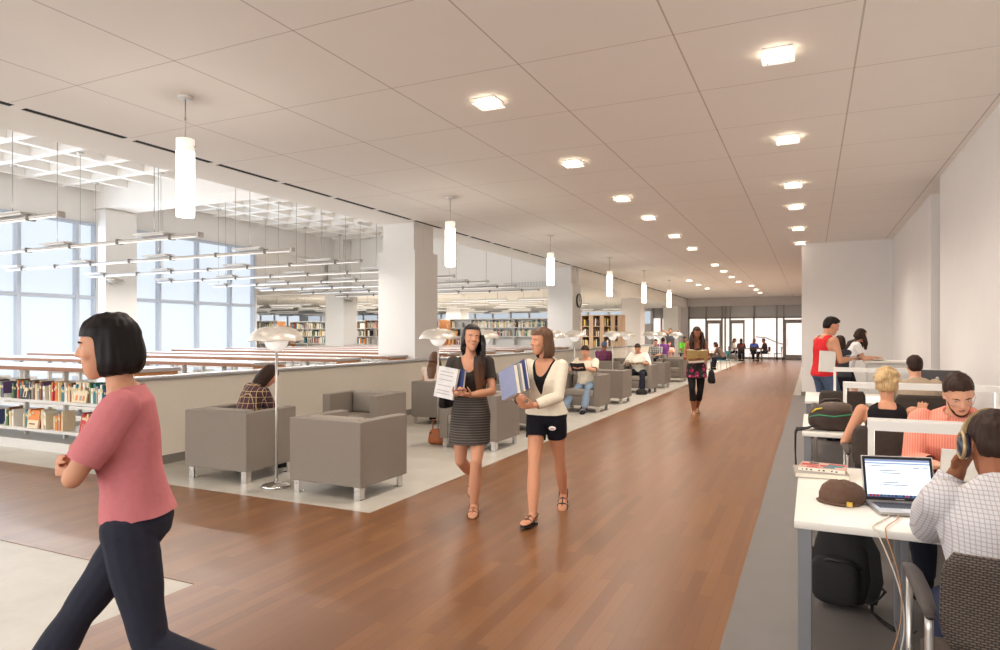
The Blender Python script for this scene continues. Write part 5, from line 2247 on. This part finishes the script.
FLO = floral()
person('woman in a flowered tunic and black leggings walking down the middle of the hall, reading', W4, h4,
       dict(hip_z=.945, lean=2, curl=6, head=(6, 20, 0), aR=(.05, .12, .095), fR=(0, 12), aL=(-.03, -.22, .13), fL=(0, 28), wR=(.05, .26, 1.18), wL=(-.07, .27, 1.12), eR=(.7, -.6, -.5), eL=(-.7, -.6, -.5), hdR=(-.6, .5, .2), hdL=(.6, .5, .1)),
       dict(h=1.75, skin=SK['brown'], hair='long', hlen=.40, locks=((-1, .42, .02, .045), (1, .42, .02, .04)), hairmat=HD, shoes=('sandal', mat('cream_wedge', (206, 180, 140), .6), .05), clothes=[
           dict(name='leggings', mat=BLKC, legs=1.55, inf=.008, t0=-.4, t1=.1, wr=.002),
           dict(name='tunic_skirt', mat=FLO, skirt=(.34, .42, .04, 0), torso=False, solid=True, inf=.016, wr=.006),
           dict(name='tunic', mat=FLO, inf=.012, t0=.26, t1=.76, wr=.003)]), .012)
open_book(W4, h4, (0, .34, 1.17), .38, .26, 'yellowish open folder in the arms of the flowered-tunic woman', 55, mat('manila_folder', (196, 172, 112), .6), 'folder')
held_book(W4, h4, (.02, .28, 1.10), .30, .22, .05, [BOOKM[9], M_PAGES], 'brown book under the folder of the flowered-tunic woman', (70, 5, 0))
small_bag(wp(W4, h4, (-.29, 0, .62)), R(h4 + 90), 'black shoulder bag at the hip of the flowered-tunic woman', M_BLKFAB, .17, .08, .3)


# ---- seated in the lounge
def sit(**k):
    d = dict(hip_z=.555, hy=-.06, aR=(.11, .44, .085), aL=(-.11, .44, .085), **SITK)
    d.update(k)
    return d


PLAID = grid_mat('dark_plaid', (44, 38, 50), [('x', 15, .34, .1, (92, 44, 48)), ('z', 15, .34, .3, (70, 42, 56)), ('y', 11, .3, .0, (74, 42, 50)), ('x', 15, .09, .6, (206, 172, 120)), ('z', 15, .09, .75, (206, 172, 120)), ('y', 11, .06, .5, (196, 160, 110))])
person('woman in a dark plaid shirt bent forward in the nearest armchair, seen from behind', (-5.84, 5.60, 0), 0,
       sit(lean=15, curl=24, twist=-16, side=.10, head=(-22, 42, 0), wR=(.12, .42, .66), wL=(-.10, .45, .66)),
       dict(h=1.68, skin=SK['tan'], hair='bob', hlen=.17, hairmat=HD, shoes=('shoe', BLKC), clothes=[
           dict(name='jeans', mat=JEAN, legs=2, inf=.012, t0=-.4, t1=.2),
           dict(name='plaid_shirt', mat=PLAID, inf=.020, sleeve=1.9, t0=-.1, t1=1.01, wr=.010, wscale=9)]), .009)
person('woman with long brown hair seated against the half wall, seen from behind', (-6.16, 10.22, 0), 20,
       sit(lean=12, curl=8, head=(-40, 10, 0), wR=(.1, .38, .7), wL=(-.1, .38, .7)),
       dict(h=1.62, skin=SK['light'], hair='long', hlen=.36, locks=((-1, .3, .0, .035), (1, .3, .0, .035)), hairmat=HC, shoes=('shoe', BLKC), clothes=[
           dict(name='jeans', mat=JEAN, legs=2, inf=.012, t0=-.4, t1=.2),
           dict(name='top', mat=cloth('cream_top', (222, 202, 186)), inf=.012, sleeve=.4, t0=-.1, t1=scoop)]), .012)
W5, h5 = (-4.30, 13.30, 0), 180
person('man in a cream tee and faded jeans reading a book in a lounge armchair', W5, h5,
       sit(hy=-.10, lean=-8, curl=14, head=(-4, 26, 0), aR=(.26, .66, .085), aL=(-.16, .56, .085), kR=(.3, .4, 1), kL=(-.3, .4, 1), wR=(.14, .32, .90), wL=(-.10, .32, .90), eR=(.7, -.4, -.6), eL=(-.7, -.4, -.6), hdR=(-.6, .7, .2), hdL=(.6, .7, .2)),
       dict(h=1.78, male=True, skin=SK['light'], hair='crop', hairmat=HD, shoes=('shoe', BLKC), clothes=[
           dict(name='jeans', mat=JEANL, legs=1.98, inf=.018, flare=.012, t0=-.4, t1=.12, wr=.010, wscale=10),
           dict(name='t_shirt', mat=cloth('cream_tee', (226, 216, 196)), inf=.018, hem_inf=.02, sleeve=.9, sf=1.5, t0=-.03, t1=crew, wr=.008)]), .011)
open_book(W5, h5, (.02, .40, .915), .30, .22, 'open black-covered book read by the man in faded jeans', 48)
W6, h6 = (-4.30, 18.12, 0), 180
person('man in a white shirt reading papers in an armchair further down the lounge', W6, h6,
       sit(lean=6, curl=16, head=(0, 32, 0), aR=(.22, .46, .085), aL=(-.20, .46, .085), wR=(.13, .36, .82), wL=(-.13, .36, .82), eR=(.8, -.4, -.5), eL=(-.8, -.4, -.5), hdR=(-.5, .7, 0), hdL=(.5, .7, 0)),
       dict(h=1.78, male=True, fat=1.12, skin=SK['tan'], hair='short', hairmat=HD, shoes=('shoe', mat('blue_shoe', (48, 100, 176), .6)), clothes=[
           dict(name='jeans', mat=NAVY, legs=1.98, inf=.022, flare=.012, t0=-.4, t1=.12),
           dict(name='shirt', mat=cloth('white_shirt_cloth', (232, 228, 214), var=.03), inf=.026, sleeve=1.15, sf=1.3, t0=-.03, t1=1.03, wr=.009)]), .014)
open_book(W6, h6, (0, .40, .80), .42, .28, 'wide open papers on the lap of the man in the white shirt', 14, M_PAGES, 'papers')

FAR = .02
simple = lambda m, sl=.9, tr=NAVY, inf=.016: [dict(name='trousers', mat=tr, legs=1.98, inf=.014, t0=-.4, t1=.2), dict(name='shirt', mat=m, inf=inf, sleeve=sl, sf=1.3, t0=-.03, t1=1.03)]
person('person in a purple-red shirt and blue cap seated with the back to the camera', (-5.86, 20.05, 0), 0, sit(lean=4, head=(-20, 8, 0), wR=(.05, .3, .95), wL=(-.12, .36, .72)),
       dict(h=1.78, male=True, skin=SK['brown'], hair='short', hairmat=mat('blue_cap_cloth', (88, 98, 128), .8), shoes=('shoe', BLKC), clothes=simple(grid_mat('purple_check', (134, 62, 92), [('x', 9, .4, 0, (96, 66, 120)), ('z', 9, .4, 0, (120, 50, 70))]))), FAR)
person('man in a grey patterned shirt seated facing the camera behind the white-shirted man', (-5.70, 26.9, 0), 180, sit(lean=4, head=(10, 12, 0), wR=(.12, .36, .75), wL=(-.12, .36, .75)),
       dict(h=1.84, male=True, skin=SK['light'], hair='short', hairmat=HB, shoes=('shoe', BLKC), clothes=simple(grid_mat('grey_pattern', (196, 196, 190), [('x', 13, .4, 0, (92, 98, 100)), ('z', 13, .35, 0, (110, 110, 108))]))), FAR)
person('person in a purple tee seated with the back to the camera beyond the lamps', (-5.86, 29.2, 0), 10, sit(lean=2, head=(-10, 8, 0), wR=(.1, .4, .75), wL=(-.1, .4, .75), hip_z=.60),
       dict(h=1.86, male=True, fat=1.15, skin=SK['brown'], hair='crop', hairmat=HD, shoes=('shoe', BLKC), clothes=simple(cloth('purple_tee', (124, 70, 140)))), FAR)
person('man in a grey tee standing with both hands behind his head, far down the lounge', (-6.0, 31.6, 0), 170, dict(head=(10, 0, 0), wR=(.14, -.02, 1.62), wL=(-.14, -.02, 1.62), eR=(1, .2, .3), eL=(-1, .2, .3)),
       dict(h=1.86, male=True, skin=SK['tan'], hair='short', hairmat=HB, shoes=('shoe', BLKC), clothes=simple(cloth('dark_grey_tee', (88, 88, 92)), .5)), FAR)
person('person in a bright green shirt seated at the far end of the lounge', (-5.45, 32.2, 0), 190, sit(hip_z=.66, lean=6, head=(0, 10, 0), wR=(.1, .36, .85), wL=(-.1, .36, .85)),
       dict(h=1.8, male=True, skin=SK['brown'], hair='short', hairmat=HB, shoes=('shoe', BLKC), clothes=simple(cloth('green_tee', (104, 190, 60)))), FAR)
person('person in a pale pink top seated beside the one in green', (-5.9, 30.8, 0), 190, sit(hip_z=.50, lean=6, head=(0, 10, 0), wR=(.1, .36, .85), wL=(-.1, .36, .85)),
       dict(h=1.66, skin=SK['light'], hair='bob', hairmat=HM, shoes=('shoe', BLKC), clothes=simple(cloth('pale_pink_top', (230, 180, 164)))), FAR)


# ---- reading tables at the far end
def far_table(loc, label, w=1.3, d=.8, rot=0):
    t = thing('reading_table', label, 'table', loc, rot)
    MB().box(-w / 2, w / 2, -d / 2, d / 2, .71, .745, bev=.006).build('tabletop', mat('dark_tabletop', (70, 58, 54), .4), t)
    for sx in (-1, 1):
        for sy in (-1, 1):
            MB().tube([(sx * (w / 2 - .08), sy * (d / 2 - .08), 0), (sx * (w / 2 - .1), sy * (d / 2 - .1), .71)], .02, 8).build('leg', M_CHROME, t)
    return t


def far_chair(loc, rot, label, m):
    t = thing('side_chair', label, 'chair', loc, rot, 'chairs at the far tables')
    MB().box(-.22, .22, -.22, .22, .43, .46, bev=.012).build('seat', m, t)
    b = MB()
    b.rings([[(x, -.22 - .05 * (z - .6) + .04 * (x / .2) ** 2, z) for x in (-.2, -.1, 0, .1, .2)] + [(x, -.235 - .05 * (z - .6) + .04 * (x / .2) ** 2, z) for x in (.2, .1, 0, -.1, -.2)] for z in (.58, .68, .78, .86)], 0, True, True)
    b.build('backrest', m, t)
    for sx in (-1, 1):
        MB().tube([(sx * .2, .2, 0), (sx * .19, .19, .44)], .012, 6).build('leg', M_CHROME, t)
        MB().tube([(sx * .2, -.24, 0), (sx * .19, -.2, .44), (sx * .18, -.23, .8)], .012, 6).build('leg', M_CHROME, t)
    return t


far_table((-3.35, 41.6, 0), 'dark reading table in front of the far glass wall', 1.6, .9)
far_table((-4.72, 30.9, 0), 'dark reading table at the far end of the lounge', 1.5, .8)
TEAL = cloth('teal_seat', (58, 130, 140))
DKS = cloth('dark_seat', (60, 50, 50))
FP = [((-4.25, 41.7), -80, 'leftmost person at the table before the far glass wall', 'tan', HM, cloth('white_far_top', (220, 206, 196)), 'bob'),
      ((-3.7, 41.0), 5, 'dark-topped person second from left at the far table', 'tan', HD, cloth('maroon_far_top', (110, 60, 56)), 'long'),
      ((-3.0, 41.0), -5, 'person in blue third from left at the far table', 'light', HM, cloth('blue_far_top', (70, 90, 170)), 'long'),
      ((-2.4, 41.5), 80, 'rightmost person at the far table in dark clothes', 'brown', HB, cloth('dark_far_top', (66, 52, 52)), 'short')]
for (x, y), hd, lb, sk_, hm_, cm, hs_ in FP:
    far_chair((x, y, 0), R(hd), 'dark side chair under the %s' % lb.replace('-topped', '').replace(' before the far glass wall', '').replace(' in dark clothes', '').replace(' in blue', ''), DKS)
    person(lb, (x, y, 0), hd, sit(hip_z=.56, hy=0, lean=8, head=(0, 12, 0), wR=(.12, .36, .78), wL=(-.12, .36, .78)),
           dict(h=1.72, male=hs_ == 'short', skin=SK[sk_], hair=hs_, hlen=.2, hairmat=hm_, shoes=('shoe', BLKC), clothes=simple(cm)), .024)
far_chair((-1.75, 41.9, 0), R(95), 'empty side chair right of the far table', DKS)
far_chair((-3.52, 30.75, 0), R(75), 'teal side chair at the dark table by the hall edge', TEAL)
person('person with long dark hair leaning on the dark table from a teal chair', (-3.52, 30.75, 0), 75, sit(hip_z=.56, hy=0, lean=26, curl=18, head=(0, 20, 0), wR=(.2, .45, .80), wL=(-.1, .5, .80)),
       dict(h=1.72, skin=SK['tan'], hair='long', hlen=.3, hairmat=HD, shoes=('shoe', BLKC), clothes=simple(cloth('brown_top', (104, 84, 74)), 1.4)), .02)

# ---- the study desks
CORAL = stripes('coral_shirt', (226, 134, 112), (240, 164, 144), 70, .4, 'x')
GRID = grid_mat('small_check_shirt', (204, 202, 206), [('x', 70, .22, 0, (168, 160, 158)), ('z', 70, .22, 0, (168, 160, 158))], var=.02)
W7, h7 = (0.66, 2.76, 0.003), 3


def collar(m):
    def fn(t, g):
        b = MB()
        c0, (u, w, d) = g.at(1.0)
        rows = []
        for q in range(17):
            a = R(-150 + 300 * q / 16) - PI / 2
            r = .078 * g.s
            o1 = c0 + u * r * math.cos(a) + w * r * .95 * math.sin(a) - d * .012
            o2 = c0 + u * r * .92 * math.cos(a) + w * r * .88 * math.sin(a) + d * .032 * g.s
            o3 = c0 + u * r * 1.12 * math.cos(a) + w * r * 1.08 * math.sin(a) + d * .004
            rows.append([o1, o2, o3])
        b.rings(rows, 0, True, True)
        b.build('collar', m, t)
    return fn


t7, g7 = person('man with headphones in a small-checked shirt at the nearest desk, back to the camera', W7, h7,
                dict(hip_z=.56, hy=.0, lean=24, curl=8, twist=6, head=(4, 22, 4), aR=(.16, .30, .085), aL=(-.10, .34, .085), wL=(-.10, .44, 1.05), eL=(-.35, .3, -1), wR=(.14, .62, .80), eR=(.8, -.3, -.6),
                     hdL=(.35, -.15, 1), hnL=(.5, -.8, -.2), hcL=48, **SITK),
                dict(h=1.78, male=True, fat=1.04, skin=SK['brown'], hair='short', hairmat=HD, shoes=('shoe', BLKC), extra=(collar(GRID),), clothes=[
                    dict(name='jeans', mat=cloth('navy_denim', (48, 54, 76)), legs=1.98, inf=.02, t0=-.4, t1=.15),
                    dict(name='checked_shirt', mat=GRID, inf=.026, hem_inf=.012, sleeve=1.9, sf=1.05, t0=-.12, t1=1.06, wr=.010, wscale=7)]), .0065)
# headphones over his head
t = thing('headphones', 'black headphones with a pale band worn by the man in the checked shirt', 'headphones', W7, R(h7))
b = MB()
pts = [g7.H((.093 * math.cos(a), .008, .018 + .117 * math.sin(a))) for a in [R(-6 + 192 * q / 20) for q in range(21)]]
b.strap(pts, .034, .012, g7.Rh @ V((0, 1, 0)))
b.build('band', mat('gold_band', (176, 150, 110), .35, .5), t)
for s in (-1, 1):
    M = Matrix.Translation(g7.H((s * .088, .010, -.008))) @ g7.Rh.to_4x4()
    b = MB()
    b.ball((0, 0, 0), (.024, .042, .052), 0, 18, 10, M)
    cup = b.build('ear_cup', mat('dark_cup', (44, 46, 62), .15), t)
    b = MB()
    rings = []
    for q in range(25):
        a = 2 * PI * q / 24
        rings.append([M @ V((s * (.010 + .007 * math.cos(k)), (.040 + .006 * math.sin(k)) * math.cos(a), (.050 + .006 * math.sin(k)) * math.sin(a))) for k in [2 * PI * j / 8 for j in range(8)]])
    b.rings(rings, 0, True, False)
    b.build('cup_rim', mat('gold_band', (0, 0, 0)), cup)

W8, h8 = (0.86, 5.14, 0.003), 170


def glasses(t, g):
    b = MB()
    for sx in (-1, 1):
        b.tube([g.H((sx * .032 + .024 * math.cos(a), .094, .0 + .018 * math.sin(a))) for a in [2 * PI * q / 14 for q in range(15)]], .0018, 5)
        b.tube([g.H((sx * .056, .092, .006)), g.H((sx * .074, .05, .008)), g.H((sx * .078, -.01, .006))], .0018, 5)
    b.tube([g.H((-.009, .096, .004)), g.H((.009, .096, .004))], .0018, 5)
    b.build('glasses', M_BRUSH, t)


def beard(t, g):
    b = MB()
    g.hrings(b, [(-.122, .060, .014, .012), (-.112, .056, .030, .028), (-.095, .044, .043, .048), (-.070, .030, .054, .066), (-.045, .018, .061, .079), (-.03, .016, .060, .078)])
    hm = remesh(b, .008, 2)
    c = coords(hm)
    lc = ((c - np.array(g.hc)) @ np.array(g.Rh.inverted()).T) / g.hs
    cut(hm, (lc[:, 1] > -.005) & ~((np.abs(lc[:, 0]) < .030) & (lc[:, 2] > -.085) & (lc[:, 1] > .03)) & ~((lc[:, 2] > -.06) & (lc[:, 1] > .045)))
    finish(hm, 'stubble', HD, t)


person('man in a coral shirt with glasses bent over the far side of the nearest desk', W8, h8,
       dict(hip_z=.60, hy=.0, lean=13, curl=14, head=(14, 30, 6), aR=(.16, .34, .085), aL=(-.16, .34, .085), wR=(.10, .40, .80), wL=(-.14, .44, .80), eR=(.5, -.3, -1), eL=(-.5, -.3, -1), **SITK),
       dict(h=1.76, male=True, skin=SK['light'], hair='short', hairmat=HD, shoes=('shoe', BLKC), extra=(glasses, collar(CORAL), beard), clothes=[
           dict(name='trousers', mat=NAVY, legs=1.98, inf=.018, t0=-.4, t1=.15),
           dict(name='undershirt', mat=M_WHITEP, inf=.010, t0=.3, t1=.99, wr=0),
           dict(name='coral_shirt', mat=CORAL, inf=.024, sleeve=1.85, sf=1.1, t0=-.1, t1=1.06, wr=.010, wscale=8)]), .0075)

person('blonde short-haired woman in a black tank top at the second desk, seen from behind', (0.53, 5.84, 0.003), -4,
       dict(hip_z=.56, hy=.0, lean=14, curl=10, head=(0, 14, 0), aR=(.14, .34, .085), aL=(-.14, .34, .085), wL=(-.20, .30, .76), eL=(-.6, -.6, -1), wR=(.24, .40, .93), eR=(.7, -.4, -.8), hdR=(.1, .3, 1), **SITK),
       dict(h=1.72, shw=1.08, fat=1.02, skin=SK['warm'], hair='tousled', hairmat=HBL, shoes=('shoe', BLKC), clothes=[
           dict(name='trousers', mat=NAVY, legs=1.98, inf=.014, t0=-.4, t1=.15),
           dict(name='tank_top', mat=BLKC, inf=.010, t0=-.1, t1=tank, armhole=.135, wr=.003)]), .0085)
person('dark-haired person in a tan shirt at the third desk, seen from behind', (1.10, 8.82, 0.003), 4,
       dict(hip_z=.56, hy=.0, lean=10, curl=8, head=(0, 8, 0), aR=(.14, .34, .085), aL=(-.14, .34, .085), wL=(-.2, .40, .80), wR=(.2, .40, .80), **SITK),
       dict(h=1.76, male=True, skin=SK['light'], hair='short', hairmat=HD, shoes=('shoe', BLKC), clothes=[
           dict(name='trousers', mat=NAVY, legs=1.98, inf=.016, t0=-.4, t1=.15),
           dict(name='tan_shirt', mat=cloth('tan_shirt_cloth', (180, 160, 138)), inf=.02, sleeve=.95, sf=1.4, t0=-.1, t1=1.03, wr=.008)]), .011)

W9, h9 = (0.18, 11.15, 0.003), -58
person('tall man in a red tank top standing behind the desks, papers under his arm', W9, h9,
       dict(hip_z=1.01, lean=2, curl=6, head=(-8, 20, 0), aR=(.12, .05, .09), aL=(-.12, -.04, .09), wL=(-.12, .34, 1.20), wR=(.08, .36, 1.22), eL=(-.5, -.7, -.7), eR=(.5, -.7, -.7), hdL=(.4, .8, .2), hdR=(-.4, .8, .2)),
       dict(h=1.87, male=True, skin=SK['tan'], hair='short', hairmat=HB, shoes=('shoe', BLKC), clothes=[
           dict(name='jeans', mat=JEAN, legs=1.98, inf=.022, flare=.01, t0=-.4, t1=.12, wr=.008),
           dict(name='tank_top', mat=cloth('red_tank_cloth', (206, 44, 48)), inf=.016, hem_inf=.02, t0=-.10, t1=tankm, armhole=.15, wr=.006)]), .010)
held_book(W9, h9, (.215, -.09, 1.19), .24, .31, .02, [M_WHITEP, M_PAGES], 'white folder clamped under the arm of the man in red', (0, 4, 86), 'folder')
t = thing('phone', 'small phone held by the man in the red tank top', 'phone', wp(W9, h9, (-.03, .45, 1.255)), R(h9))
MB().box(-.034, .034, -.062, .062, 0, .009, bev=.004).build('case', M_BLACK, t)
MB().box(-.030, .030, -.055, .055, .009, .010).build('screen', screen_mat(), t)

W10, h10 = (0.62, 14.75, 0.003), -78
person('woman in a white tee leaning over the tall counter in the corner', W10, h10,
       dict(hip_z=.95, lean=20, curl=6, head=(6, 22, 0), aR=(.10, .05, .088), aL=(-.10, -.12, .088), wL=(-.10, .50, 1.14), wR=(.10, .52, 1.14), eL=(-.4, -.6, -.8), eR=(.4, -.6, -.8), hdL=(.2, 1, 0), hdR=(-.2, 1, 0)),
       dict(h=1.76, skin=SK['light'], hair='long', hlen=.30, locks=((-1, .30, .03, .035), (1, .3, .03, .035)), hairmat=HD, shoes=('shoe', BLKC), clothes=[
           dict(name='shorts', mat=BLKC, legs=.7, inf=.012, t0=-.4, t1=.2),
           dict(name='t_shirt', mat=cloth('white_tee_cloth', (232, 230, 228), var=.03), inf=.018, hem_inf=.02, sleeve=.6, sf=1.5, t0=-.02, t1=crew, wr=.008)]), .012)
open_book(W10, h10, (.02, .56, 1.085), .34, .22, 'open white papers on the tall counter', 0, M_PAGES, 'papers')
W11, h11 = (0.50, 13.45, 0.003), 40
person('short woman in dark clothes behind the man in red, raising a camera', W11, h11,
       dict(hip_z=.85, lean=0, curl=4, head=(10, 4, 0), aR=(.10, .03, .088), aL=(-.10, -.03, .088), wR=(.06, .24, 1.36), wL=(-.10, .26, 1.05), eL=(-.6, -.6, -.7), eR=(.6, -.5, -.7)),
       dict(h=1.57, skin=SK['tan'], hair='bob', hlen=.16, hairmat=HD, shoes=('shoe', BLKC), clothes=simple(cloth('dark_slate_tee', (66, 66, 72)), .6)), .012)
t = thing('camera', 'small black camera held up by the short woman in dark clothes', 'camera', wp(W11, h11, (.04, .30, 1.42)), R(h11))
MB().box(-.06, .06, -.03, .03, -.04, .04, bev=.008).build('camera_body', M_BLACK, t)
MB().tube([(0, .03, 0), (0, .075, 0)], .032, 16).build('lens', M_BLACK, t)
